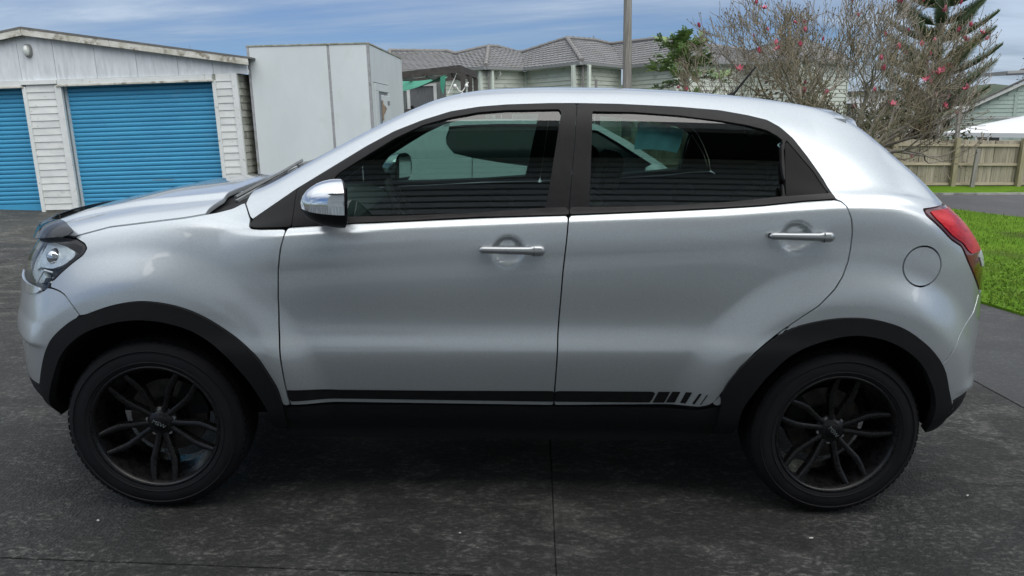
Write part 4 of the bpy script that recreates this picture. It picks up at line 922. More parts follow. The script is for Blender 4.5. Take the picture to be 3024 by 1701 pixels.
# roller doors, slat by slat
def roller(x0, x1, yb, nm='roller_door'):
    r = empty(nm, (0, 0, 0), parent=gar); h = .0648; z = .085; prof_me = None
    MB().box(x0, x1, yb-.012, yb+.014, -.03, .082).obj('bottom_rail', M_blue, r, bevel=.004)
    pr = [(0, .0), (-.006, .006), (-.013, .016), (-.016, .030), (-.016, .044), (-.012, .054), (-.004, .0605), (.004, .0605), (.004, 0)]
    b = MB(); b.v = []; n = len(pr)
    vs = [(x0, yb+p[0], p[1]) for p in pr]+[(x1, yb+p[0], p[1]) for p in pr]
    b.add(vs, [tuple(range(n)), tuple(reversed(range(n, 2*n)))]+[(i, i+n, (i+1) % n+n, (i+1) % n) for i in range(n)])
    me = b.mesh('slat', M_blue)
    while z < 1.80:
        link('slat', me, r, loc=(0, random.uniform(-.0008, .0008), z)); z += h
    MB().box(x0, x1, yb+.006, yb+.010, 0, 1.85).obj('shutter_backing', M_inner, r)
    return r
rd = roller(.600, 2.83, .135); rd2 = roller(-2.3, .02, .135)
M_rust = mat('rubbed_patch', (.17, .26, .30), (.10, .27, .42), scale=20, rough=.6)
MB().box(1.70, 2.03, .1165, .119, .385, .40).obj('rubbed_patch', M_rust, rd, bevel=.001)
# bulkhead lamp
lp = empty('bulkhead_lamp', (.20, -.005, 2.30), parent=gar)
b = MB(); vs = []; prof = [(1, 0), (1, -.03), (.93, -.042), (.80, -.045)]
def stadium(sx, sz, k, n=28): t = 2*math.pi*k/n; return sx*math.cos(t), sz*math.copysign(abs(math.sin(t))**.8, math.sin(t))
for s_, y in prof: vs += [(stadium(.055, .095, k)[0]*s_, y, stadium(.055, .095, k)[1]*s_) for k in range(28)]
b.add(vs, [(i*28+k, (i+1)*28+k, (i+1)*28+(k+1) % 28, i*28+(k+1) % 28) for i in range(3) for k in range(28)]); b.obj('lamp_base', M_steel, lp, sm=True)
b = MB(); vs = []
for s_, y in [(.80, -.04), (.80, -.055), (.72, -.078), (.5, -.092), (.2, -.098), (.01, -.099)]: vs += [(stadium(.052, .092, k)[0]*s_, y, stadium(.052, .092, k)[1]*s_) for k in range(28)]
b.add(vs, [(i*28+k, (i+1)*28+k, (i+1)*28+(k+1) % 28, i*28+(k+1) % 28) for i in range(5) for k in range(28)]); b.obj('lamp_glass', mat('dusty_lamp_glass', (.42, .47, .45), (.6, .63, .6), scale=30, rough=.15, coat=.5), lp, sm=True)
gbox('threshold', -2.4, 3.2, -.10, .2, -.12, -.03, M_conc2)

# house roof peeping over the garage at far left
nb = empty('neighbour_house', (-18.9, 24, .6)); tag(nb, 'dark grey hipped roof of a house behind the white garage', 'house')
M_darkroof = mat('dark_shingle_roof', (.07, .07, .07), (.11, .11, .105), scale=10, rough=.9, dirt=(.14, .14, .12), dscale=3)
b = MB(); b.add([(-6,0,2.8),(5.6,0,2.8),(5.6,9,2.8),(-6,9,2.8),(-2,4.5,4.62),(.65,4.5,4.62)], [(0,1,5,4),(1,2,5),(2,3,4,5),(3,0,4)]); b.obj('roof', M_darkroof, nb)
MB().box(-5.6, 5.2, .4, 8.6, -.8, 2.79).obj('wall', M_wb2, nb)

# ------------------------------------------------------------------ white cold room
M_pan = mat('white_insulated_panel', (.56, .61, .62), (.52, .57, .58), scale=2, rough=.42, dirt=(.44, .48, .47), dscale=5, dlo=.60, dhi=.9, stretch=(1, 1, .5), bump=.04, bscale=12, rnd=.015)
M_alu = mat('dull_aluminium_edge', (.36, .37, .39), (.28, .29, .30), scale=12, rough=.5, metal=.3, dirt=(.20, .21, .17), dscale=9)
M_moss = mat('mossy_top_rail', (.30, .31, .28), (.16, .17, .10), scale=9, rough=.8)
cr = empty('cold_room', (-2.3, 8.0, .10), (0, 0, -.045)); tag(cr, 'white panelled cold room box with a small side door, beside the garage', 'cold room')
W0, W1, H, DP = -1.18, .59, 2.50, 3.0
MB().box(W0+.03, -.018, 0, .05, 0, H).obj('panel', M_pan, cr, bevel=.003)
MB().box(.018, W1-.03, 0, .05, 0, H).obj('panel', M_pan, cr, bevel=.003)
MB().box(-.016, .016, .006, .05, 0, H).obj('joint_strip', M_alu, cr)
MB().box(W0-.004, W0+.028, -.006, .05, 0, H).obj('edge_angle', M_alu, cr, bevel=.003)
MB().box(W1-.028, W1+.006, -.006, .035, 0, H).obj('edge_angle', M_alu, cr, bevel=.003)
MB().box(W0-.01, W1+.01, -.010, .06, H+.001, H+.025).obj('top_rail', M_moss, cr, bevel=.004)
MB().box(W1-.05, W1+.010, .062, DP, H+.001, H+.025).obj('top_rail', M_moss, cr, bevel=.004)
MB().box(W0, W1-.06, .062, DP, H-.03, H+.0).obj('roof_panel', M_alu, cr)
for y0_, y1_ in ((.04, .20), (1.50, 2.95)): MB().box(W1-.05, W1, y0_, y1_, 0, H).obj('panel', M_pan, cr, bevel=.003)
MB().box(W1-.05, W1, .205, 1.495, 1.985, H).obj('panel', M_pan, cr, bevel=.003)
MB().box(W1-.06, W1-.02, .205, 1.495, 0, 1.98).obj('door_recess', M_alu, cr)
MB().box(W1-.02, W1+.02, .23, 1.47, 1.86, 1.97).obj('door_frame', M_pan, cr, bevel=.004); MB().box(W1-.02, W1+.02, .23, .50, 0, 1.858).obj('door_frame', M_pan, cr, bevel=.004); MB().box(W1-.02, W1+.02, 1.38, 1.47, 0, 1.858).obj('door_frame', M_pan, cr, bevel=.004)
cd = empty('door', (W1, .6, 0), parent=cr)
MB().box(-.015, .05, -.04, .76, .05, 1.80).obj('door_leaf', M_pan, cd, bevel=.006)
b = MB(); b.box(.052, .066, -.09, -.02, 1.42, 1.72); b.hexa([(.055,-.06,1.50),(.055,.02,1.52),(.075,.02,1.52),(.075,-.06,1.50),(.055,-.06,1.66),(.055,.22,1.60),(.08,.22,1.60),(.08,-.06,1.66)])
b.obj('hinge', mat('rusty_hinge', (.30, .24, .18), (.20, .14, .09), scale=20, rough=.8), cd, bevel=.003)
MB().box(.052, .058, .45, .62, 1.66, 1.72).obj('name_plate', M_steel, cd)
MB().box(.02, .046, -.095, -.045, .05, 1.80).obj('door_seal', mat('grey_seal', (.20, .23, .26), rough=.6), cd)
MB().lathe([(.001, 0), (.05, 0), (.055, .02), (.04, .05), (.001, .055)], 16, 'x', (W1, 2.85, 1.38)).obj('round_vent', mat('brass_vent', (.22, .21, .15), rough=.6), cr, sm=True)
MB().box(W0, W0+.04, .05, DP, 0, H-.04).obj('side_panel', M_pan, cr); MB().box(W0, W1, DP, DP+.04, 0, H).obj('side_panel', M_pan, cr)
# ------------------------------------------------------------------ tiled house across the back
M_tile = mat('grey_concrete_tile', (.145, .147, .152), (.19, .192, .195), scale=5, rough=.85, dirt=(.14, .135, .12), dscale=1.4, dlo=.5, dhi=.75, coords='Object', bump=.3, bscale=20)
M_tile2 = mat('ridge_tile_grey', (.17, .165, .16), (.21, .205, .20), scale=9, rough=.85)
M_gwb = mat('pale_green_weatherboard', (.50, .545, .48), (.45, .49, .43), scale=2, rough=.7, rnd=.04, dirt=(.22, .26, .22), dscale=2.5, dlo=.55, dhi=.8)
M_gtrim = mat('pale_green_trim', (.50, .56, .50), rough=.65)
M_gutter = mat('grey_gutter', (.23, .24, .24), rough=.5)
M_wframe = mat('white_window_frame', (.62, .65, .65), rough=.5)
M_pane = mat('dark_window_pane', (.03, .035, .04), (.06, .065, .07), scale=2, rough=.08, spec=.8)
M_curt = mat('net_curtain', (.10, .11, .12), (.17, .18, .19), scale=14, rough=.9, stretch=(6, 6, .3))
EZ = 3.33
house = empty('tiled_house', (0, 0, 0)); tag(house, 'long pale green weatherboard house with stepped bays and grey tiled hip roofs', 'house')
pts = dict(A0=(-9.5,30.2), A=(-3.67,26.23), B=(-1.45,26.85), C=(-.07,25.52), D=(1.39,26.92), E=(3.27,24.01), F=(5.24,27.04), G=(6.85,24.13), H=(9.76,26.41), I=(11.5,24.6), J=(15,28.5))
def wall_run(a, b_, win=None, e0=0, e1=0, z0=-.7, z1=EZ-.10):
    (ax, ay), (bx, by) = a, b_; L = math.hypot(bx-ax, by-ay); ang = math.atan2(by-ay, bx-ax)
    w = empty('wall', (ax, ay, 0), (0, 0, ang), house); eps = .22
    z = z1; x0 = -.36*e0; x1 = L+.36*e1
    MB().box(x0, x1, .34, .42, z0, z1).obj('wall_core', M_gwb, w)
    p = .155; k = 0
    while z > 1.25:
        MB().hexa([(x0+.08,.285,z-p),(x1-.08,.285,z-p),(x1-.08,.335,z-p),(x0+.08,.335,z-p),(x0+.08,.318,z+.006),(x1-.08,.318,z+.006),(x1-.08,.335,z+.006),(x0+.08,.335,z+.006)]).obj('weatherboard', M_gwb, w); z -= p
    MB().box(x0+.08, x1-.08, .29, .335, z0, z-.005).obj('weatherboard', M_gwb, w)
    for xx in (x0-.03, x1-.05): MB().box(xx, xx+.10, .268, .338, z0, z1).obj('corner_board', M_gtrim, w)
    if win:
        for (wx, wz0, ww, wh) in win:
            f = MB(); t = .05
            f.box(wx, wx+ww, .24, .283, wz0+wh-t, wz0+wh); f.box(wx, wx+ww, .24, .283, wz0, wz0+t); f.box(wx, wx+t, .24, .283, wz0+t, wz0+wh-t); f.box(wx+ww-t, wx+ww, .24, .283, wz0+t, wz0+wh-t); f.box(wx+ww/2-.02, wx+ww/2+.02, .24, .283, wz0+t, wz0+wh-t)
            f.obj('window_frame', M_wframe, w); MB().box(wx+t, wx+ww-t, .262, .282, wz0+t, wz0+wh-t).obj('window_pane', M_pane, w)
    return w
wall_run(pts['A0'], pts['A']); wall_run(pts['A'], pts['B'], [(.35,1.05,.62,1.15)], 0, 1); wall_run(pts['B'], pts['C'], [(.05,.9,1.25,1.25)], 1, 0); wall_run(pts['C'], pts['D'], [(.35,.9,1.25,1.38)], 0, 1); wall_run(pts['D'], pts['E'], None, 1, 0)
wall_run(pts['E'], pts['F'], [(1.0,.8,1.1,1.2)], 0, 1); wall_run(pts['F'], pts['G'], [(.5,.9,1.5,1.12)], 1, 0); wall_run(pts['G'], pts['H'], [(.6,.9,1.3,1.25),(2.3,.9,.8,1.25)], 0, 1); wall_run(pts['H'], pts['I'], None, 1, 0); wall_run(pts['I'], pts['J'])
def eave(a, b_):
    (ax, ay), (bx, by) = a, b_; L = math.hypot(bx-ax, by-ay); ang = math.atan2(by-ay, bx-ax)
    g_ = MB(); g_.prism([(-.10,EZ-.10),(.0,EZ-.10),(.0,EZ),(-.11,EZ)], 0, L, 'yz'); o = g_.obj('gutter', M_gutter, house); o.location = (ax, ay, 0); o.rotation_euler = (0, 0, ang)
    g_ = MB(); g_.box(0, L, .0, .36, EZ-.115, EZ-.095); o = g_.obj('soffit', M_gtrim, house); o.location = (ax, ay, 0); o.rotation_euler = (0, 0, ang)
ks = ['A0','A','B','C','D','E','F','G','H','I','J']
for a_, c_ in zip(ks[:-1], ks[1:]): eave(pts[a_], pts[c_])
def facet(poly, eave_a, eave_b, courses=None):
    """tile courses following the eave, each stepped proud of the one above it"""
    P = [Vector(p) for p in poly]; a, c = Vector(eave_a), Vector(eave_b); ex = (c-a).normalized(); n = Vector((0, 0, 0))
    for i in range(len(P)): n += P[i].cross(P[(i+1) % len(P)])
    n.normalize(); n = -n if n.z < 0 else n; up = n.cross(ex).normalized(); up = -up if up.z < 0 else up; n = ex.cross(up).normalized(); n = -n if n.z < 0 else n
    q = [((p-a).dot(ex), (p-a).dot(up)) for p in P]; vmax = max(v for _, v in q); st = .21; dev = [(p-a).dot(n) for p in P]; b = MB(); nrow = int(vmax/st)+1
    def lift(x, v):
        w = [1/((x-qx)**2+(v-qv)**2+.02) for qx, qv in q]; return sum(wi*di for wi, di in zip(w, dev))/sum(w)
    def span(v):
        xs = []
        for (x0, v0), (x1, v1) in zip(q, q[1:]+q[:1]):
            if (v0 <= v) != (v1 <= v): xs.append(x0+(v-v0)/(v1-v0)*(x1-x0))
        return (min(xs), max(xs)) if len(xs) >= 2 else None
    for r in range(nrow):
        v0 = max(r*st, .002); v1 = min((r+1)*st, vmax-.002); s0, s1 = span(v0), span(v1-.0)
        if not s0 or not s1 or v1 <= v0: continue
        m = max(2, int((s0[1]-s0[0])/.08)); vs = []; fs = []
        for i in range(m+1):
            t = i/m; xa = s0[0]+(s0[1]-s0[0])*t; xb = s1[0]+(s1[1]-s1[0])*t; wv = .010*math.sin(2*math.pi*xa/.24); l0 = lift(xa, v0); l1 = lift(xb, v1)
            vs += [a+ex*xa+up*v0+n*(-.02+l0), a+ex*xa+up*v0+n*(.030+wv+l0), a+ex*xb+up*(v1+.02)+n*(.006+wv+l1)]
        for i in range(m): fs += [(3*i, 3*i+3, 3*i+4, 3*i+1), (3*i+1, 3*i+4, 3*i+5, 3*i+2)]
        b.add(vs, fs)
    o = b.obj('roof_tiles', M_tile, house, fix=False); tag(o, kind='stuff'); return o
def E3(k): return (pts[k][0], pts[k][1], EZ)
rA, rA2, vB, pC, pC2, vD0, vD, pE, pE2, vF, pG, pG2, rH = (-4.07,29.82,4.28), (-1.67,29.74,4.20), (-1.32,29.29,4.06), (.05,28.70,4.27), (.40,29.21,4.29), (1.31,30.7,4.17), (1.46,29.65,4.09), (3.14,27.85,4.44), (4.44,29.68,4.51), (5.35,31.08,4.46), (6.87,27.95,4.37), (8.11,29.54,4.36), (11.37,31.43,4.1)
facet([E3('A'), E3('B'), vB, rA2, rA], E3('A'), E3('B')); facet([E3('A0'), E3('A'), rA, (-7.5,34,4.28)], E3('A0'), E3('A'))
facet([E3('B'), E3('C'), pC, vB], E3('B'), E3('C')); facet([E3('C'), E3('D'), vD, vD0, pC2, pC], E3('C'), E3('D'))
facet([E3('D'), E3('E'), pE, vD], E3('D'), E3('E')); facet([E3('E'), E3('F'), vF, pE2, pE], E3('E'), E3('F'))
facet([E3('F'), E3('G'), pG, vF], E3('F'), E3('G')); facet([E3('G'), E3('H'), rH, pG2, pG], E3('G'), E3('H'))
facet([E3('H'), E3('I'), (12.5,28,4.3), rH], E3('H'), E3('I')); facet([E3('I'), E3('J'), (15,32,4.2), (12.5,28,4.3)], E3('I'), E3('J'))
def ridge(p, q, r=.075):
    p, q = Vector(p)+Vector((0,0,.05)), Vector(q)+Vector((0,0,.05)); L = (q-p).length; n = max(2, int(L/.42)); b = MB()
    for i in range(n):
        a_ = p+(q-p)*(i/n); c_ = p+(q-p)*((i+1.08)/n); b.tube([a_, c_], [r*1.15, r*.95], 7)
    o = b.obj('ridge_tiles', M_tile2, house); tag(o, kind='stuff')
for a_, c_ in ((rA, rA2), (rA2, vB), (vB, pC), (pC, pC2), (pC2, vD0), (vD0, vD), (E3('C'), pC), (vD, pE), (E3('E'), pE), (pE, pE2), (pE2, vF), (vF, pG), (E3('G'), pG), (pG, pG2), (pG2, rH), (E3('A'), rA)): ridge(a_, c_)
# pipes from the gutters
M_wpipe = mat('white_pipe', (.66, .68, .66), rough=.5)
for (x, y) in ((.45, 26.05), (3.55, 24.5)):
    b = MB(); b.tube([(x,y,EZ-.08),(x,y,EZ-.24),(x-.06,y+.10,EZ-.33),(x-.10,y+.22,EZ-.36)], .05, 8); b.obj('downpipe', M_wpipe, house, sm=True)
for (x, y, z0, z1) in ((.02, 25.72, .0, 3.2), (3.33, 24.25, 0, 3.2)):
    b = MB(); b.tube([(x,y,z0),(x,y,z1)], .035, 6); b.obj('downpipe', M_tile2, house)
MB().box(-.04,.04,-.06,.06,-.20,.20).obj('wall_lamp', M_tile2, house, loc=(3.85, 24.65, 2.55))
b = MB(); b.tube([(4.40,29.6,4.55),(4.42,29.6,4.72)], .02, 5); b.obj('roof_vent', M_tile2, house)

# ------------------------------------------------------------------ pergola with shade cloth and garden pieces
M_ptim = mat('dark_stained_timber', (.040, .036, .034), (.06, .055, .05), scale=8, rough=.8)
per = empty('pergola', (.68, 0, -.08)); tag(per, 'dark timber pergola frame behind the cold room', 'pergola')
def beam(a, c, w, h, name, m, par):
    a, c = Vector(a), Vector(c); d = c-a; L = d.length; b = MB(); b.box(0, L, -w/2, w/2, -h/2, h/2); o = b.obj(name, m, par)
    o.matrix_parent_inverse = Matrix(); o.rotation_euler = d.to_track_quat('X', 'Z').to_euler(); o.location = a; return o
P1, P2, P3 = (-3.6,14.9,2.52), (-1.33,14.35,2.69), (-.98,16.6,2.66)
beam(P1, P2, .05, .16, 'beam', M_ptim, per); beam(P2, P3, .05, .16, 'beam', M_ptim, per); beam((P1[0],P1[1]+2.4,2.5), P3, .05, .14, 'beam', M_ptim, per)
for (x, y, t) in ((-1.25,14.42,2.62), (-1.12,15.5,2.60), (-1.0,16.5,2.58), (-3.5,14.95,2.45)): MB().box(-.055,.055,-.055,.055,-.2,t).obj('post', M_ptim, per, loc=(x, y, 0))
for k in range(3): beam((-1.5-.6*k,14.45,2.58), (-1.35-.6*k,16.7,2.56), .04, .09, 'rafter', M_ptim, per)
M_cloth = mat('green_shade_cloth', (.035, .20, .13), (.05, .26, .18), scale=6, rough=.8, bump=.2)
b = MB(); nx, ny = 16, 8; vs = []
c00, c10, c01, c11 = Vector((-3.35,14.5,2.26)), Vector((-1.62,14.25,2.52)), Vector((-3.3,16.2,2.60)), Vector((-1.55,16.2,2.62))
for j in range(ny+1):
    for i in range(nx+1):
        u, v = i/nx, j/ny; p = c00.lerp(c10, u).lerp(c01.lerp(c11, u), v); p.z -= .16*math.sin(math.pi*u)*(1-.5*v)+.05*math.sin(math.pi*v); vs.append(p)
b.add(vs, [(j*(nx+1)+i, j*(nx+1)+i+1, (j+1)*(nx+1)+i+1, (j+1)*(nx+1)+i) for j in range(ny) for i in range(nx)])
k = len(b.v); b.add([(-1.62,14.24,2.52),(-1.50,14.24,2.55),(-1.52,14.26,2.36),(-1.575,14.24,2.12),(-1.63,14.26,2.3)], [(0,1,2,3,4)])
o = b.obj('shade_cloth', M_cloth, None, sm=True, loc=(.55, 0, -.08)); tag(o, 'green shade cloth hanging under the pergola beam', 'shade cloth')
fl = empty('string_lights', (.68, 0, -.06)); tag(fl, 'white curved cable lights strung between the pergola posts', 'string lights')
b = MB(); b.tube([(-1.42+.30*t-.25*(1-t)*0, 14.30, 2.30-.16*math.sin(math.pi*min(1, t*1.15))+.06*t) for t in np.linspace(0, 1, 9)], .014, 6); b.obj('cable', M_wpipe, fl, sm=True)
b = MB(); b.tube([(-1.02+.42*t, 15.2, 2.16+.05*t) for t in np.linspace(0, 1, 6)], .016, 6); b.obj('cable', M_wpipe, fl)
for x, z in ((-1.43,2.30),(-1.27,2.11),(-1.17,2.30)): MB().lathe([(.001,.04),(.03,.03),(.045,-.02),(.02,-.05),(.001,-.055)], 10, 'z', (x, 14.28, z)).obj('lamp', M_wpipe, fl, sm=True)
b = MB(); b.tube([(-1.42,14.3,2.28),(-1.60,14.3,2.12),(-1.38,14.5,2.6)], .008, 5); b.obj('cord', M_wpipe, fl)
# screened kennel roof and slatted screen
hut = empty('garden_hut', (-2.62, 13.4, .22)); tag(hut, 'small dark brown roofed garden hut beside the cold room', 'hut')
b = MB(); b.prism([(-.45,1.55),(-.45,1.85),(-.02,1.90),(.52,1.60),(.52,1.55)], -.5, .5, 'xz'); b.obj('roof', mat('dark_brown_roofing', (.035, .022, .018), (.06, .035, .025), scale=6, rough=.8), hut)
MB().box(-.35,.28,-.4,.4,-.05,1.55).obj('wall', mat('brown_boards', (.075, .05, .035), (.05, .03, .02), scale=3, rough=.85, stretch=(8,1,1)), hut)
scr = empty('slatted_screen', (-2.05, 13.6, .12)); tag(scr, 'dark slatted garden screen with a white ladder strip', 'screen')
for k in range(12): MB().box(-.25,.60,0,.03,.75+.075*k,.80+.075*k).obj('slat', M_ptim, scr)
for k in range(6): MB().box(.12,.24,-.03,-.012,1.10+.075*k,1.135+.075*k).obj('ladder_rung', M_wpipe, scr)
for xx in (-.27,.60): MB().box(xx,xx+.06,-.01,.05,-.05,1.66).obj('post', M_ptim, scr)
# grey lean-to with a white window beside the hut
lt = empty('grey_shed', (-3.42, 17.2, 0)); tag(lt, 'grey boarded shed wall with a white framed window under the pergola', 'shed')
M_gsh = mat('grey_stained_boards', (.17, .19, .19), (.11, .125, .125), scale=3, rough=.85, stretch=(9,1,1))
MB().box(0,2.3,0,.15,-.1,2.55).obj('wall', M_gsh, lt); f = MB()
for bx in ((1.28,1.36,-.03,.0,1.62,2.42),(1.98,2.06,-.03,.0,1.62,2.42),(1.36,1.98,-.03,0,1.62,1.70),(1.36,1.98,-.03,0,2.36,2.42)): f.box(*bx)
f.obj('window_frame', M_wframe, lt); MB().box(1.36,1.98,-.012,-.002,1.70,2.36).obj('window_pane', M_curt, lt)
dk = empty('dark_fence', (-1.7,16.6,0)); tag(dk, 'dark low timber wall under the white framed window', 'fence')
for k in range(7): MB().box(-.6,1.6,0,.04,.55+.15*k,.69+.15*k).obj('board', M_ptim, dk)

# ------------------------------------------------------------------ power pole
pole = empty('power_pole', (3.83, 18.2, -.2)); tag(pole, 'grey wooden power pole rising behind the silver car roof', 'pole')
M_pole = mat('silvered_pole_timber', (.17, .165, .15), (.26, .25, .23), scale=4, rough=.85, stretch=(8, 8, .35), bump=.4, bscale=14, dirt=(.11, .105, .09), dscale=3)
b = MB(); b.tube([(0,0,-.6),(0,0,2),(.005,0,5),(.02,0,9.5)], [.150,.125,.108,.092], 18); b.obj('shaft', M_pole, pole, sm=True)
b = MB(); b.box(-.9,.9,-.05,.05,9.0,9.12); b.obj('crossarm', M_pole, pole)

# ------------------------------------------------------------------ houses on the right
M_sage = mat('sage_green_board', (.42, .51, .46), (.38, .47, .42), scale=2, rough=.7, rnd=.03)
M_wtrim = mat('off_white_trim', (.55, .57, .55), (.45, .47, .45), scale=8, rough=.6)
rg = empty('gabled_house', (17.9, 26.45, 0), (0, 0, -.54)); tag(rg, 'sage green gabled house behind the wooden fence at right', 'house')
rgz = lambda x: 1.06+.52*x
MB().prism([(.0,-1.2),(9,-1.2),(9,rgz(9)-1.2),(5.2,rgz(5.2)),(.0,rgz(0)-.02)], .02, 6, 'xz').obj('wall', M_sage, rg)
z = -.4
while z < 3.1:
    x0 = max(0, (z+.15-1.06)/.52)
    if x0 < 5: MB().hexa([(x0,-.028,z),(5.6,-.028,z),(5.6,.015,z),(x0,.015,z),(x0+.05,-.004,z+.152),(5.6,-.004,z+.152),(5.6,.015,z+.152),(x0+.05,.015,z+.152)]).obj('weatherboard', M_sage, rg)
    z += .15
for k in (0, 1):
    o = MB().prism([(-.55+.0,rgz(-.55)),(5.3,rgz(5.3)),(5.3,rgz(5.3)+.12-.05*k),(-.55,rgz(-.55)+.12-.05*k)], -.25-.03*k if k else -.24, -.20, 'xz').obj('barge_board', M_wtrim, rg) if k == 0 else None
MB().prism([(-.6,rgz(-.6)+.13),(5.3,rgz(5.3)+.13),(5.3,rgz(5.3)+.19),(-.6,rgz(-.6)+.19)], -.26, 6, 'xz').obj('roof', M_darkroof, rg)
MB().box(-.02,5.6,-.055,-.029,1.02,1.09).obj('belt_board', M_wtrim, rg); MB().box(2.05,2.15,-.05,-.029,-.4,1.9).obj('belt_board', M_sage, rg)
f = MB()
for bx in ((.9,.98,-.07,-.03,-.3,.62),(1.7,1.78,-.07,-.03,-.3,.62),(.98,1.7,-.07,-.03,.54,.62),(1.31,1.36,-.07,-.03,-.3,.54)): f.box(*bx)
f.obj('window_frame', M_wframe, rg); MB().box(.98,1.7,-.045,-.03,-.3,.54).obj('window_pane', M_pane, rg)
dh = empty('dark_roofed_house', (17.6, 21.5, 0)); tag(dh, 'flat grey soffit and dark roof edge of a building at the far right', 'building')
MB().hexa([(-.9,0,2.47),(6,0,2.62),(6,1.3,2.62),(-.9,1.3,2.47),(-.9,0,2.58),(6,0,2.88),(6,1.3,2.88),(-.9,1.3,2.58)]).obj('soffit', mat('grey_soffit', (.26, .27, .27), rough=.7), dh)
MB().hexa([(-.95,-.06,2.44),(6,-.06,2.55),(6,-.01,2.55),(-.95,-.01,2.44),(-.95,-.06,2.50),(6,-.06,2.63),(6,-.01,2.63),(-.95,-.01,2.50)]).obj('gutter', mat('dark_gutter', (.045,.05,.06), rough=.4), dh)
MB().hexa([(.3,.2,2.62),(6,.2,2.85),(6,1.3,2.85),(.3,1.3,2.62),(.4,.2,2.66),(6,.2,3.35),(6,1.3,3.35),(.4,1.3,2.7)]).obj('roof', M_darkroof, dh)
b = MB(); b.tube([(1.42,.02,2.55),(1.42,.02,1.9),(1.1,.3,1.6)], .05, 8); b.obj('downpipe', mat('dark_pipe', (.05,.055,.07), rough=.4), dh, sm=True)
MB().box(5.4,6,.4,1.2,-1,2.5).obj('wall', M_sage, dh)
gz = empty('marquee', (18.6, 21.2, 0), (0, 0, .35)); tag(gz, 'white fabric marquee roof behind the wooden fence at right', 'marquee')
b = MB(); b.add([(-2.5,-2.4,.66),(2.5,-2.4,.66),(2.5,2.4,.66),(-2.5,2.4,.66),(0,0,1.42),(-2.5,-2.4,.52),(2.5,-2.4,.52),(2.5,2.4,.52),(-2.5,2.4,.52)], [(0,1,4),(1,2,4),(2,3,4),(3,0,4),(0,1,6,5),(1,2,7,6),(2,3,8,7),(3,0,5,8)]); b.obj('canopy', mat('white_canvas', (.72,.74,.76), rough=.7), gz)
for sx in (-2.4,2.4):
    for sy in (-2.3,2.3): MB().box(sx-.03,sx+.03,sy-.03,sy+.03,-.9,.52).obj('pole', M_wtrim, gz)
# brown house and white unit far behind the magnolia
bh = empty('brown_house', (16.5, 44, 0)); tag(bh, 'brown tiled house with a brick base glimpsed through the magnolia', 'house')
M_btile = mat('brown_roof_tile', (.085, .062, .048), (.12, .09, .07), scale=4, rough=.9)
MB().prism([(-5.5,1.0),(3.2,1.0),(2.2,3.6),(-3.5,4.4),(-6.5,2.6)], 0, 6, 'xz').obj('roof', M_btile, bh); 
for k in range(14): MB().box(-6.2+.04*k,3.3-.05*k,-.06+.0*k,-.01,1.0+.20*k*.9,1.09+.20*k*.9).obj('tile_course', M_btile, bh)
MB().box(-5.2,3.0,.4,5.5,-1.5,.99).obj('wall', mat('red_brick', (.20,.075,.05), (.15,.06,.04), scale=9, rough=.9), bh)
f = MB(); f.box(-.55,.45,-.12,-.07,2.15,3.35); f.obj('window_frame', M_wframe, bh); MB().box(-.45,-.07,-.14,-.125,2.25,2.75).obj('window_pane', M_pane, bh); MB().box(-.01,.35,-.14,-.125,2.25,2.75).obj('window_pane', M_pane, bh); MB().box(-.45,.35,-.14,-.125,2.82,3.25).obj('window_pane', M_pane, bh)
MB().box(-4.6,3.0,-.1,-.02,.82,.98).obj('gutter', M_wtrim, bh)
wu = empty('white_unit', (21.0, 40.5, 0)); tag(wu, 'white walled building with dark windows glimpsed behind the magnolia', 'building')
MB().box(-2.7,3.2,0,5,-.9,2.35).obj('wall', mat('bright_white_wall', (.70,.73,.78), rough=.6), wu)
MB().box(-1.2,-.2,-.06,-.01,.9,1.8).obj('window', M_pane, wu); MB().box(1.1,1.9,-.06,-.01,1.0,1.8).obj('window', M_pane, wu); MB().box(-3.0,3.4,-.3,5.2,2.36,2.46).obj('roof', M_darkroof, wu)
MB().box(-2.9,3.2,-.3,-.02,-.9,-.1).obj('verandah', M_dark, wu)

# ------------------------------------------------------------------ paling fence
M_pal = mat('weathered_paling', (.215, .195, .145), (.30, .275, .22), scale=3, rough=.88, stretch=(9, 9, .5), rnd=.22, dirt=(.15, .14, .085), dscale=4, dlo=.5, dhi=.72, bump=.4, bscale=30)
M_post = mat('green_tinged_post', (.19, .175, .105), (.26, .235, .16), scale=4, rough=.88, stretch=(5, 5, .6), rnd=.1)
M_rail = mat('pale_fence_rail', (.36, .32, .23), (.27, .24, .17), scale=4, rough=.85, stretch=(.6, 5, 5), rnd=.1)
fence = empty('paling_fence', (11.84, 15.98, -.53), (0, R(2.0), R(6.5))); tag(fence, 'weathered timber paling fence with posts and three rails across the lane', 'fence')
FH = 1.21
x = -9.5; pal_me = []
for v_ in range(6):
    w = .118; t_ = random.uniform(-.012, .012); pal_me.append(MB().hexa([(0,0,0),(w,0,0),(w,.018,0),(0,.018,0),(t_*.4,0,FH+random.uniform(-.02,.02)),(w+t_*.4,0,FH+random.uniform(-.02,.02)),(w+t_*.4,.018,FH),(t_*.4,.018,FH)]).mesh('paling', M_pal))
while x < 13:
    o = link('paling', random.choice(pal_me), fence, loc=(x, .02+random.choice((0, .006)), random.uniform(-.015, .01)), rot=(0, R(random.uniform(-.5, .5)), 0)); x += .124
for px_ in (-9.0,-7.2,-5.4,-3.55,-1.72, .0, 1.88, 3.7, 5.5, 7.3, 9.1):
    MB().box(-.062,.062,-.14,-.045,-.10,FH+.06).obj('post', M_post, fence, loc=(px_, 0, 0), rot=(0, R(random.uniform(-.6,.6)), 0), bevel=.004)
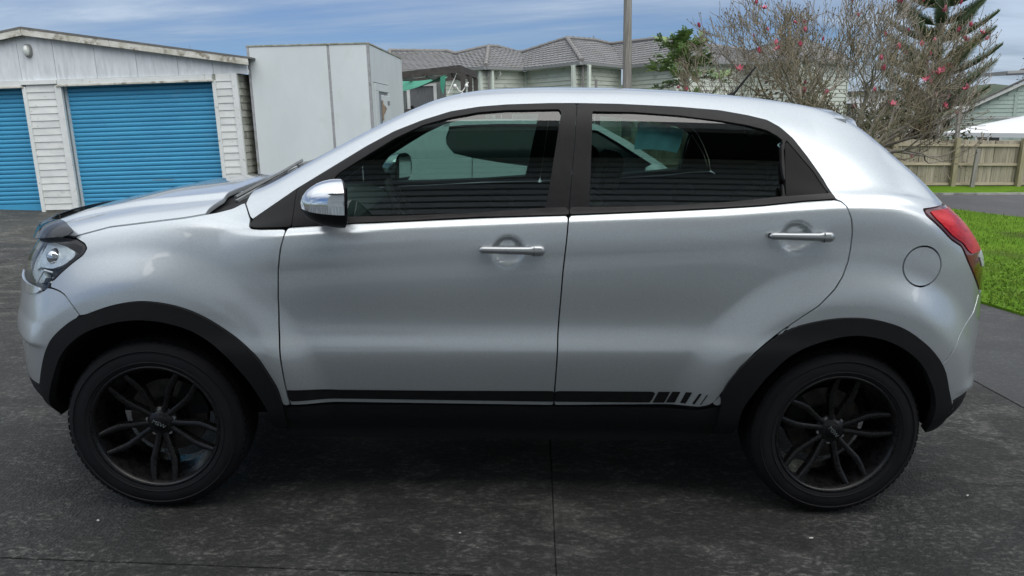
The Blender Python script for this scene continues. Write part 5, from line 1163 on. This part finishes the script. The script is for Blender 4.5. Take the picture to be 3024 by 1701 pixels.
posts = [-9.5,-9.0,-7.2,-5.4,-3.55,-1.72,.0,1.88,3.7,5.5,7.3,9.1,13]
for a_, c_ in zip(posts[:-1], posts[1:]):
    for zz in (.10, .60, 1.09): MB().box(a_+.068, c_-.068, -.045, .018, zz-.032, zz+.032).obj('rail', M_rail, fence, loc=(0, 0, random.uniform(-.008, .008)))
stk = MB().hexa([(-.05,-.03,-.1),(.05,-.03,-.1),(.05,.03,-.1),(-.05,.03,-.1),(-.04,-.03,1.0),(.055,-.03,1.0),(.055,.03,1.0),(-.04,.03,1.0)]).obj('timber_stake', M_pole, None, loc=(12.28, 15.75, -.55), rot=(0, R(3.5), 0)); tag(stk, 'pale grey timber stake leaning in the verge before the fence', 'stake')
for (x_, y_, h_) in ((12.9,18.5,1.35), (14.1,19.6,1.55)):
    o = MB().box(-.05,.05,-.05,.05,-.6,h_-.05).obj('fence_post', M_pole, None, loc=(x_, y_, -.05)); tag(o, 'slim grey post standing behind the paling fence' if h_ < 1.5 else 'tall pale post with a cap behind the paling fence', 'post')
    if h_ > 1.5: MB().box(-.22,.22,-.1,.1,h_-.05,h_+.02).obj('post_cap', M_wtrim, o)
for k in range(4):
    o = MB().box(-.03,.03,-.03,.03,-.5,1.0).obj('small_post', M_wtrim, None, loc=(11.3+.62*k, 19.5, -.45)); tag(o, 'short white post in a row beyond the paling fence', 'post', 'short white posts beyond the paling fence')

# ------------------------------------------------------------------ house behind the camera: it is what the glass and paint mirror
M_swb = mat('slate_weatherboard', (.70, .73, .71), (.66, .69, .67), scale=2, rough=.65, rnd=.05)
hb = empty('weatherboard_house', (0, -4.95, 0)); tag(hb, 'pale grey weatherboard house facing the near side of the car', 'house')
HX0, HX1, HTOP = -3.5, 6.4, 5.5
MB().box(HX0, HX1, -5, -.05, -.4, HTOP).obj('wall', M_ptim, hb)
z = .1
while z < HTOP-.05:
    MB().hexa([(HX0,-.05,z),(HX1,-.05,z),(HX1,.0,z),(HX0,.0,z),(HX0,-.05,z+.132),(HX1,-.05,z+.132),(HX1,-.036,z+.132),(HX0,-.036,z+.132)]).obj('weatherboard', M_swb, hb); z += .15
MB().box(HX0-.5, HX1+.5, -5.3, .75, HTOP, HTOP+.06).obj('soffit', mat('dark_stained_soffit', (.035,.037,.036), rough=.8), hb)
MB().box(HX0-.5, HX1+.5, .75, .85, HTOP-.02, HTOP+.16).obj('gutter', M_wtrim, hb)
b = MB(); b.add([(HX0-.5,.55,HTOP+.1),(HX1+.5,.55,HTOP+.1),(HX1+.5,-5.3,HTOP+.1),(HX0-.5,-5.3,HTOP+.1),(HX0+1.5,-2.3,HTOP+1.3),(HX1-1.5,-2.3,HTOP+1.3)], [(0,1,5,4),(1,2,5),(2,3,4,5),(3,0,4)]); b.obj('roof', M_darkroof, hb)
for (x0, x1, z0, z1) in ((1.3,2.7,2.6,3.8),(-1.6,-.6,.9,2.0)):
    f = MB(); t = .07
    f.box(x0-t,x1+t,.0,.05,z1,z1+t); f.box(x0-t,x1+t,0,.05,z0-t,z0); f.box(x0-t,x0,0,.05,z0,z1); f.box(x1,x1+t,0,.05,z0,z1); f.obj('window_frame', M_wframe, hb)
    MB().box(x0,x1,.005,.015,z0,z1).obj('window_pane', M_pane, hb)
# ------------------------------------------------------------------ magnolia, bare with pink flowers
M_bark = mat('pale_magnolia_bark', (.24, .22, .19), (.14, .125, .10), scale=7, rough=.85, bump=.3, dirt=(.19, .17, .09), dscale=5, dlo=.5, dhi=.7)
M_twig = mat('grey_brown_twig', (.25, .23, .20), (.15, .13, .105), scale=3, rough=.85, dirt=(.17, .14, .075), dscale=1.1, dlo=.45, dhi=.65)
M_petal = mat('magenta_pink_petal', (.34, .03, .075), (.55, .17, .23), scale=9, rough=.6, rnd=.25)
M_bud = mat('olive_brown_bud', (.13, .11, .06), (.085, .065, .045), scale=9, rough=.8)
trng = random.Random(11)
TB = Vector((7.25, 13.2, -.29))
mag = empty('magnolia_tree', tuple(TB)); tag(mag, 'spreading bare magnolia tree dotted with pink flowers behind the rear of the silver car', 'tree')
thick_b = MB(); twig_b = MB(); bud_b = MB(); tips = []
CR = Vector((0, 0, 2.1)); RX, RY, RZ = 3.1, 3.0, 3.1
def outside(p): q = p-CR; return (q.x/RX)**2+(q.y/RY)**2+(q.z/RZ)**2
def grow(p, d, rad, length, depth):
    n = 4 if depth < 4 else 3; pts = [p.copy()]; rr = [rad]; q = p.copy(); dd = d.copy()
    for i in range(n):
        dd = (dd+Vector((trng.uniform(-1,1), trng.uniform(-1,1), trng.uniform(-.6,.9)))*(.20 if depth < 2 else .34)).normalized()
        if depth >= 2: dd = (dd+Vector((0,0,.10))).normalized()
        q = q+dd*(length/n); pts.append(q.copy()); rr.append(rad*(1-.45*(i+1)/n))
    rr = [max(x_, .0058) for x_ in rr]; (thick_b if depth < 3 else twig_b).tube(pts, rr, 8 if depth < 2 else (5 if depth < 4 else 3), cap=False)
    if depth >= 6 or rad < .0034 or outside(q) > 1.05:
        tips.append((q.copy(), dd.copy())); return
    k = trng.choice((2, 2, 3)) if depth < 4 else trng.choice((2, 3))
    for j in range(k):
        ax = Vector((trng.uniform(-1,1), trng.uniform(-1,1), trng.uniform(-1,1))).normalized(); nd = (Matrix.Rotation(R(trng.uniform(22, 58)), 3, ax) @ dd).normalized()
        o_ = (q-CR); nd = (nd+Vector((o_.x, o_.y, o_.z*.6)).normalized()*.22).normalized()
        grow(q, nd, rr[-1]*trng.uniform(.72, .9), length*trng.uniform(.62, .86), depth+1)
    if depth >= 1:
        for j in range(trng.choice((1, 1, 2))):
            i = trng.randint(1, n-1); ax = Vector((trng.uniform(-1,1), trng.uniform(-1,1), trng.uniform(-.3,1))).normalized()
            grow(pts[i], (Matrix.Rotation(R(trng.uniform(35, 75)), 3, ax) @ dd).normalized(), rr[i]*.5, length*.62, depth+2)
tr = MB(); tr.tube([(0,0,-.25),(.02,0,.25),(.0,.02,.65)], [.23,.19,.18], 14); tr.obj('trunk', M_bark, mag, sm=True)
for k in range(9):
    a = 2*math.pi*k/9+trng.uniform(-.2,.2); tilt = trng.choice((.35,.6,.95,1.25))
    d = Vector((math.cos(a)*math.sin(tilt), math.sin(a)*math.sin(tilt), math.cos(tilt))); grow(Vector((.05*math.cos(a), .05*math.sin(a), .5+trng.uniform(-.1,.15))), d, trng.uniform(.075,.12), trng.uniform(1.0,1.35), 0)
for k in range(5):     # the long low limbs reaching left and right
    a = (0.05, math.pi+.1, .5, math.pi-.45, -.35)[k]; d = Vector((math.cos(a), math.sin(a)*.5, .38)).normalized(); grow(Vector((0,0,.45)), d, .085, 1.45, 0)
thick_b.obj('branches', M_bark, mag, sm=True, fix=False)
for p, d in tips:
    if trng.random() < .55:
        r = trng.uniform(.010,.018); a = p; c = p+(d+Vector((0,0,.5))).normalized()*r*3.4; s_ = d.cross(Vector((0,0,1))); s_ = (s_ if s_.length > .1 else Vector((1,0,0))).normalized()*r; t_ = s_.cross(d).normalized()*r; m_ = (a+c)/2
        bud_b.add([a, m_+s_, m_+t_, m_-s_, m_-t_, c], [(0,1,2),(0,2,3),(0,3,4),(0,4,1),(5,2,1),(5,3,2),(5,4,3),(5,1,4)])
o = twig_b.obj('twigs', M_twig, mag, fix=False); tag(o, kind='stuff'); o = bud_b.obj('buds', M_bud, mag, fix=False); tag(o, kind='stuff')
fm = []
for v_ in range(3):
    b = MB()
    for k in range(6 if v_ < 2 else 4):
        a = 2*math.pi*k/6+trng.uniform(-.2,.2); op = (.35, .9, .2)[v_]*trng.uniform(.7,1.3); L = .085; w = .026
        d = Vector((math.cos(a)*math.sin(op), math.sin(a)*math.sin(op), math.cos(op))); s_ = Vector((-math.sin(a), math.cos(a), 0)); m_ = d*L*.5; e = d*L+Vector((0,0,.01))
        b.add([Vector((0,0,0)), m_+s_*w, e, m_-s_*w, m_-d.cross(s_)*.008], [(0,1,4),(1,2,4),(2,3,4),(3,0,4)])
    fm.append(b.mesh('flower', M_petal, fix=False))
outer = [t for t in tips if outside(t[0]) > .35 and t[0].y < 1.2]; trng.shuffle(outer)
for p, d in outer[:78]:
    q = (d+Vector((0,0,.8))).normalized().to_track_quat('Z', 'Y').to_euler(); s_ = trng.uniform(.9, 1.5)
    o = link('flower', trng.choice(fm), mag, loc=tuple(p), rot=q); o.scale = (s_, s_, s_)
print('magnolia tris', len(twig_b.f)+len(thick_b.f), len(tips))

# ------------------------------------------------------------------ Norfolk pine
M_pine = mat('norfolk_pine_needles', (.12, .18, .095), (.17, .23, .12), scale=1.2, rough=.85, dirt=(.085, .075, .035), dscale=.9, dlo=.55, dhi=.75)
pine = empty('norfolk_pine', (20.0, 31.5, -1.2)); tag(pine, 'tall Norfolk pine with upswept layered branches behind the magnolia', 'tree')
b = MB(); b.tube([(0,0,-1),(.03,0,4),(.08,0,8),(.1,0,13)], [.26,.20,.15,.05], 10); b.obj('trunk', M_bark, pine, sm=True)
pr = random.Random(5)
z = 1.6; lay = 0
while z < 12.3:
    L = 2.75*(1-(z/13.5))**.75+.35 if z > 3 else 2.2; nb_ = 6
    for k in range(nb_):
        a = 2*math.pi*(k+.5*(lay % 2))/nb_+pr.uniform(-.12,.12); b = MB(); n = 16; axis = []
        for i in range(n+1):
            t = i/n; axis.append(Vector((math.cos(a)*L*t, math.sin(a)*L*t, .10*L*t+.42*L*t*t)))
        b.tube(axis, [.030*(1-.8*i/n) for i in range(n+1)], 4, cap=False)
        for i in range(n*3):
            t = .16+.84*i/(n*3); p = Vector((math.cos(a)*L*t, math.sin(a)*L*t, .10*L*t+.42*L*t*t)); d = Vector((math.cos(a), math.sin(a), .10+.84*t)).normalized(); sd_ = Vector((-math.sin(a), math.cos(a), 0))
            w = L*.15*math.sin(math.pi*min(1, t*.92+.06))**.6*pr.uniform(.75,1.15)
            for s_ in (-1, 1):
                for dip in (-.10, .38, .85):
                    e = p+sd_*s_*w*(1-.35*dip)+d*w*.75+Vector((0,0,w*dip)); u = d*.020
                    b.add([p-u, p+u, e+u*.8, e-u*.6], [(0,1,2,3)])
                    b.add([p-u+Vector((0,0,.02)), p+u-Vector((0,0,.02)), e], [(0,1,2)])
        b.obj('branch', M_pine, pine, fix=False, loc=(.007*z, 0, z))
    z += .80-.012*lay; lay += 1

# ------------------------------------------------------------------ small leafy tree by the pole
M_leaf = mat('fresh_green_leaflet', (.17, .27, .09), (.25, .35, .13), scale=1.5, rough=.6, dirt=(.11, .19, .09), dscale=2.2, dlo=.5, dhi=.66)
lt_ = empty('leafy_tree', (4.75, 15.3, -.25)); tag(lt_, 'slender green tree with feathery leaves between the power pole and the magnolia', 'tree')
lr = random.Random(21); wb = MB(); lb = MB(); wb2 = MB()
wb.tube([(0,0,-.2),(.03,0,1),(.0,.05,1.9),(-.03,0,2.7),(-.06,0,3.55)], [.05,.042,.032,.02,.008], 8)
def leafspray(p, d, L):
    n = 6; q = [p+d*L*i/n+Vector((0,0,-.10*L*(i/n)**2)) for i in range(n+1)]; wb2.tube(q, [.006*(1-.7*i/n) for i in range(n+1)], 3, cap=False)
    s_ = d.cross(Vector((0,0,1))); s_ = (s_ if s_.length > .1 else Vector((1,0,0))).normalized()
    for i in range(1, n+1):
        for sg in (-1, 1):
            for rep in range(2):
                l = lr.uniform(.045,.085); w = l*.34; e = (s_*sg+d*.5+Vector((0,0,lr.uniform(-.5,.35)))).normalized(); a_ = q[i]+d*lr.uniform(-.02,.02); m_ = a_+e*l*.5; v = e.cross(d).normalized(); u = v.cross(e).normalized()*w
                lb.add([a_, m_+u, a_+e*l, m_-u], [(0,1,2,3)])
for k in range(50):
    z = lr.uniform(.9, 3.3) if k < 34 else lr.uniform(2.6, 3.5); a = lr.uniform(0, 2*math.pi); L = (1.10 if z < 2.3 else 1.10-.62*(z-2.3))*lr.uniform(.45,1.0)*(1.35 if math.cos(a) < 0 else 1.0)
    d = Vector((math.cos(a), math.sin(a), lr.uniform(.0,.65))).normalized(); base = Vector((-.02,0,z)); n = 5
    pts_ = [base+d*L*i/n+Vector((0,0,.12*L*math.sin(i))) for i in range(n+1)]; wb2.tube(pts_, [.014*(1-.75*i/n) for i in range(n+1)], 4, cap=False)
    for i in range(1, n+1):
        for rep in range(2 if i < n else 4):
            dd = (d+Vector((lr.uniform(-1,1), lr.uniform(-1,1), lr.uniform(-.5,.7)))*.9).normalized(); leafspray(pts_[i], dd, lr.uniform(.16,.30))
for k in range(9): leafspray(Vector((-.05,0,3.0+.07*k)), Vector((math.cos(k*2.4), math.sin(k*2.4), .35)).normalized(), .17)
wb.obj('trunk', M_bark, lt_, sm=True); wb2.obj('twigs', M_twig, lt_, fix=False)['kind'] = 'stuff'; lb.obj('foliage', M_leaf, lt_, fix=False)['kind'] = 'stuff'

# ------------------------------------------------------------------ brown garden growth and far trees
def bushmass(name, label, cat, loc, rx, ry, rz, count, leaf, m, seed, twig=True):
    r_ = random.Random(seed); root = empty(name, loc); tag(root, label, cat); b = MB(); t = MB()
    for i in range(count):
        u = Vector((r_.gauss(0,1), r_.gauss(0,1), r_.gauss(0,1))).normalized()*(r_.random()**.45); lob = 1+.28*math.sin(u.x*7+seed)+.2*math.sin(u.z*9+u.y*5)
        p = Vector((u.x*rx*lob, u.y*ry*lob, abs(u.z)*rz*lob)) ; a_ = Vector((r_.uniform(-1,1), r_.uniform(-1,1), r_.uniform(-1,1))).normalized(); c_ = a_.cross(Vector((r_.uniform(-1,1), r_.uniform(-1,1), r_.uniform(-1,1)))).normalized(); l = leaf*r_.uniform(.6,1.4)
        b.add([p-a_*l, p+c_*l*.45, p+a_*l, p-c_*l*.45], [(0,1,2,3)])
    for i in range(14):
        a = r_.uniform(0, 6.28); t.tube([(0,0,-.3),(math.cos(a)*rx*.3, math.sin(a)*ry*.3, rz*.35),(math.cos(a)*rx*.7, math.sin(a)*ry*.7, rz*.75)], [rz*.035,rz*.022,rz*.008], 5)
    b.obj('foliage', m, root, fix=False)['kind'] = 'stuff'; t.obj('trunk', M_bark, root); return root
M_brown = mat('brown_winter_leaf', (.085, .062, .040), (.055, .048, .026), scale=1.1, rough=.9, dirt=(.12, .09, .045), dscale=1.6, dlo=.5, dhi=.7)
M_olive = mat('dull_olive_leaf', (.045, .055, .022), (.07, .07, .03), scale=1.1, rough=.9, dirt=(.10, .08, .04), dscale=.8, dlo=.5, dhi=.7)
bushmass('brown_tree', 'brown leaved tree mass behind the left side of the magnolia', 'tree', (9.9, 22.6, -1.0), 1.9, 1.2, 2.7, 9000, .085, M_brown, 3)
bushmass('olive_tree', 'dull olive tree behind the middle of the magnolia, left of the brown house', 'tree', (12.4, 24.5, -1.3), 1.7, 1.2, 3.1, 8000, .09, M_olive, 4)
bushmass('russet_tree', 'russet brown tree filling the gap under the Norfolk pine', 'tree', (15.6, 25.5, -1.4), 1.5, 1.1, 3.4, 9000, .085, M_brown, 6)
bushmass('small_bush', 'low green bush against the paling fence under the Norfolk pine', 'bush', (15.3, 21.2, -.9), .8, .6, 1.6, 2600, .06, M_olive, 8)
bushmass('distant_tree', 'bare pinkish tree crown showing over the dark roofed building', 'tree', (39.5, 52, 1.0), 1.8, 1.5, 4.6, 3500, .10, mat('pinkish_bare_crown', (.17, .12, .105), (.12, .09, .08), scale=1, rough=.9), 9)
# twig sprouting behind the garage roof
tw = MB(); 
for k, (dx_, h) in enumerate(((0,.34),(.10,.26),(-.09,.22),(.32,.13))): tw.tube([(0 if k < 3 else .3,0,0),(dx_*.5+(.0 if k < 3 else .15),0,h*.5),(dx_,0,h)], [.008,.006,.003], 4)
o = tw.obj('dead_sprig', M_twig, None, loc=(-5.55, 11.5, 2.63)); tag(o, 'thin dead sprig poking above the garage roof edge', 'sprig')

# ------------------------------------------------------------------ far hills
M_hill = mat('far_bush_hill', (.045, .065, .045), (.065, .085, .05), scale=.02, rough=.95)
for (y0, h, seed, x0, x1) in ((900, 52, 1, -900, 1400), (500, 12, 5, -600, 900)):
    b = MB(); n = 120; vs = []
    for i in range(n+1):
        x = x0+(x1-x0)*i/n; zz = h*(.62+.28*math.sin(x*.0061+seed)+.14*math.sin(x*.019+seed*2)+.05*math.sin(x*.061+seed)); vs += [(x, y0, -60), (x, y0+20, zz*.55), (x, y0+80, zz), (x, y0+420, -40)]
    b.add(vs, [(4*i+j, 4*i+4+j, 4*i+5+j, 4*i+1+j) for i in range(n) for j in range(3)]); tag(b.obj('hills', M_hill, sm=True, fix=False), kind='structure')
# ------------------------------------------------------------------ the white car standing beyond
M_white = mat('white_car_paint', (.66, .69, .70), rough=.35, coat=1)
M_wdark = mat('white_car_dark_glass', (.012, .016, .018), rough=.05)
wc = empty('white_car', (0, 0, 0), (0, SLOPE, 0)); tag(wc, 'white hatchback facing the other way, seen through the windows of the silver SUV', 'car')
YN = 1.95     # its near side
def prow(poly, y0, y1, name, m, parent=wc, bevel=.02): return MB().prism(poly, y0, y1, 'xz').obj(name, m, parent, bevel=bevel)
def solid(name, prof, m, parent=wc):
    """body from rounded cross-sections: (x, z_low, z_high, half width low, half width high)"""
    vs = []; fs = []; k = 14
    for (x, z0, z1, w0, w1) in prof:
        for i in range(k):
            t = i/(k-1); s_ = -1+2*t; e = abs(s_)**3; vs.append((x, YN+.85+s_*(w0+(w1-w0)*(1-e)*.0+0), z0)) if False else None
        pts_ = [(-w0, z0), (-w0*1.02, z0+(z1-z0)*.35), (-(w0+w1)/2, z0+(z1-z0)*.72), (-w1*.96, z1-.03), (-w1*.80, z1-.004), (0, z1+.02), (w1*.80, z1-.004), (w1*.96, z1-.03), ((w0+w1)/2, z0+(z1-z0)*.72), (w0*1.02, z0+(z1-z0)*.35), (w0, z0)]
        vs += [(x, YN+.85+y, z) for y, z in pts_]
    n = 11
    for i in range(len(prof)-1):
        for j in range(n-1): fs.append((i*n+j, (i+1)*n+j, (i+1)*n+j+1, i*n+j+1))
    fs += [tuple(range(n)), tuple(reversed(range((len(prof)-1)*n, len(prof)*n)))]
    b = MB(); b.add(vs, fs); return b.obj(name, m, parent, sm=True)
low_ = solid('body', [(-.93,.45,.80,.70,.62),(-.90,.30,.96,.80,.74),(-.80,.25,1.02,.85,.82),(-.2,.22,1.03,.86,.82),(.9,.22,1.01,.86,.82),(1.5,.22,.98,.85,.80),(2.0,.25,.90,.80,.74),(2.3,.32,.72,.66,.60)], M_white)
# upper body side: white shell with the window openings filled by dark glass set behind it
def wpt(x, z):      # leans in above the waist
    return (x, YN+.02+max(0, z-1.0)*.34, z)
def sheet(name, poly, m, off=0.0, th=.03, parent=wc):
    f_ = [Vector(wpt(x, z))+Vector((0, off, 0)) for x, z in poly]; k_ = [p+Vector((0, th, 0)) for p in f_]; n = len(poly)
    b = MB(); b.add(f_+k_, [tuple(range(n)), tuple(reversed(range(n, 2*n)))]+[(i, i+n, (i+1) % n+n, (i+1) % n) for i in range(n)]); o = b.obj(name, m, parent)
    c = o.copy(); scene.collection.objects.link(c); c.scale = (1, -1, 1); c.location = (0, 2*(YN+.85), 0); return o
sheet('rear_quarter', [(-.80,1.0),(-.78,1.20),(-.72,1.38),(-.62,1.45),(-.36,1.485),(-.365,1.435),(-.385,1.38),(-.38,1.33),(-.35,1.29),(-.32,1.262),(-.19,1.236),(-.19,1.0)], M_white)
sheet('rear_door', [(-.184,1.0),(-.184,1.234),(.0,1.208),(.218,1.186),(.45,1.165),(.62,1.155),(.62,1.0)], M_white)
sheet('roof_rail', [(-.40,1.452),(-.25,1.470),(.0,1.484),(.285,1.490),(.66,1.482),(.66,1.515),(.285,1.525),(0,1.52),(-.40,1.50)], M_white)
sheet('windscreen_pillar', [(.60,1.475),(.64,1.515),(.74,1.495),(.95,1.39),(1.20,1.235),(1.36,1.125),(1.27,1.125),(1.12,1.232),(.88,1.375),(.74,1.452)], M_white)
sheet('front_door', [(.628,1.0),(.628,1.133),(1.0,1.118),(1.30,1.11),(1.34,1.0)], M_white)
sheet('side_glass', [(-.42,1.0),(-.42,1.455),(0,1.49),(.66,1.49),(.90,1.37),(1.30,1.12),(1.30,1.0)], M_wdark, off=.035, th=.01)
b = MB(); b.add([(-.60,YN+.19,1.485),(.66,YN+.19,1.522),(.66,YN+1.51,1.522),(-.60,YN+1.51,1.485),(-.73,YN+.15,1.36),(-.73,YN+1.55,1.36),(-.81,YN+.03,1.01),(-.81,YN+1.67,1.01),(0,YN+.19,1.535),(0,YN+1.51,1.535)], [(0,8,9,3),(8,1,2,9),(0,3,5,4),(4,5,7,6)]); b.obj('roof', M_white, wc)
b = MB(); b.add([(.66,YN+.2,1.518),(1.36,YN+.06,1.11),(1.36,YN+1.64,1.11),(.66,YN+1.5,1.518)], [(0,1,2,3)]); b.obj('windscreen', M_wdark, wc)
b = MB(); b.lathe([(.001,-.07),(.05,-.06),(.075,-.01),(.07,.03),(.001,.05)], 14, 'x', (1.12, YN-.10, 1.16)); b.obj('wing_mirror', M_white, wc, sm=True)
for cx in (-.45, 1.5):
    b = MB(); b.lathe([(.20,.0),(.29,-.01),(.31,.03),(.31,.18),(.2,.2)], 40, 'y', (cx, YN+.02, .31)); o = b.obj('wheel', M_tyre, wc, sm=True)
    b = MB(); b.lathe([(.001,.02),(.06,.015),(.19,.03),(.205,.0)], 30, 'y', (cx, YN+.02, .31)); b.obj('hub_cap', M_steel, o, sm=True)

# ------------------------------------------------------------------ towel over the far rear window, inside
M_towel = mat('pale_blue_towel', (.34, .62, .70), (.40, .70, .78), scale=40, rough=.95, bump=.4, bscale=120)
_t = M_towel.node_tree; _o = _t.nodes['Material Output']; _p = _t.nodes['Principled BSDF']; _tr = N(_t, 'ShaderNodeBsdfTranslucent'); _tr.inputs[0].default_value = (.45, .80, .88, 1)
_m = N(_t, 'ShaderNodeMixShader'); _m.inputs[0].default_value = .55; _t.links.new(_p.outputs[0], _m.inputs[1]); _t.links.new(_tr.outputs[0], _m.inputs[2]); _t.links.new(_m.outputs[0], _o.inputs[0])
b = MB(); nx, nz = 22, 16; vs = []
for j in range(nz+1):
    for i in range(nx+1):
        u, v = i/nx, j/nz; x = .755+.24*u-.03*v*(1-u)*0+.015*math.sin(v*3)*(u-.5); top = 1.522-.030*u; z = top-(.150-.02*abs(math.sin(u*2.2)))*v
        y = .640+.10*v+.007*math.sin(u*17+v*2.5)+.006*math.sin(u*7-v*4)+(.012 if v < .35 else 0)*(-1); vs.append((x, y-.035, z))
b.add(vs, [(j*(nx+1)+i, j*(nx+1)+i+1, (j+1)*(nx+1)+i+1, (j+1)*(nx+1)+i) for j in range(nz) for i in range(nx)])
tw_ = b.obj('towel', M_towel, None, sm=True, rot=(0, SLOPE, 0)); tag(tw_, 'pale blue towel hung over the far rear window inside the silver SUV', 'towel')

# ------------------------------------------------------------------ small litter on the slabs
M_bit = mat('pale_paper_scrap', (.62, .61, .56), rough=.8)
lr2 = random.Random(3)
def scrap(x, y, s, label):
    b = MB(); p = [(math.cos(a)*s*lr2.uniform(.5,1), math.sin(a)*s*.5*lr2.uniform(.5,1)) for a in np.linspace(0, 5.2, 6)]; b.prism(p, 0, .003, 'xy'); o = b.obj('litter_scrap', M_bit, None, loc=(x, y, ground_z(x)+.002), rot=(0, 0, lr2.uniform(0, 3))); tag(o, label, 'litter')
scrap(-1.52, -.98, .012, 'white scrap of litter on the slab in front of the front wheel')
scrap(1.18, -1.07, .011, 'small white scrap on the slab left of the rear wheel')
scrap(2.0, -.72, .009, 'tiny pale scrap on the slab right of the rear wheel')
scrap(-.15, -1.05, .007, 'tiny pale chip on the slab just left of the slab joint')
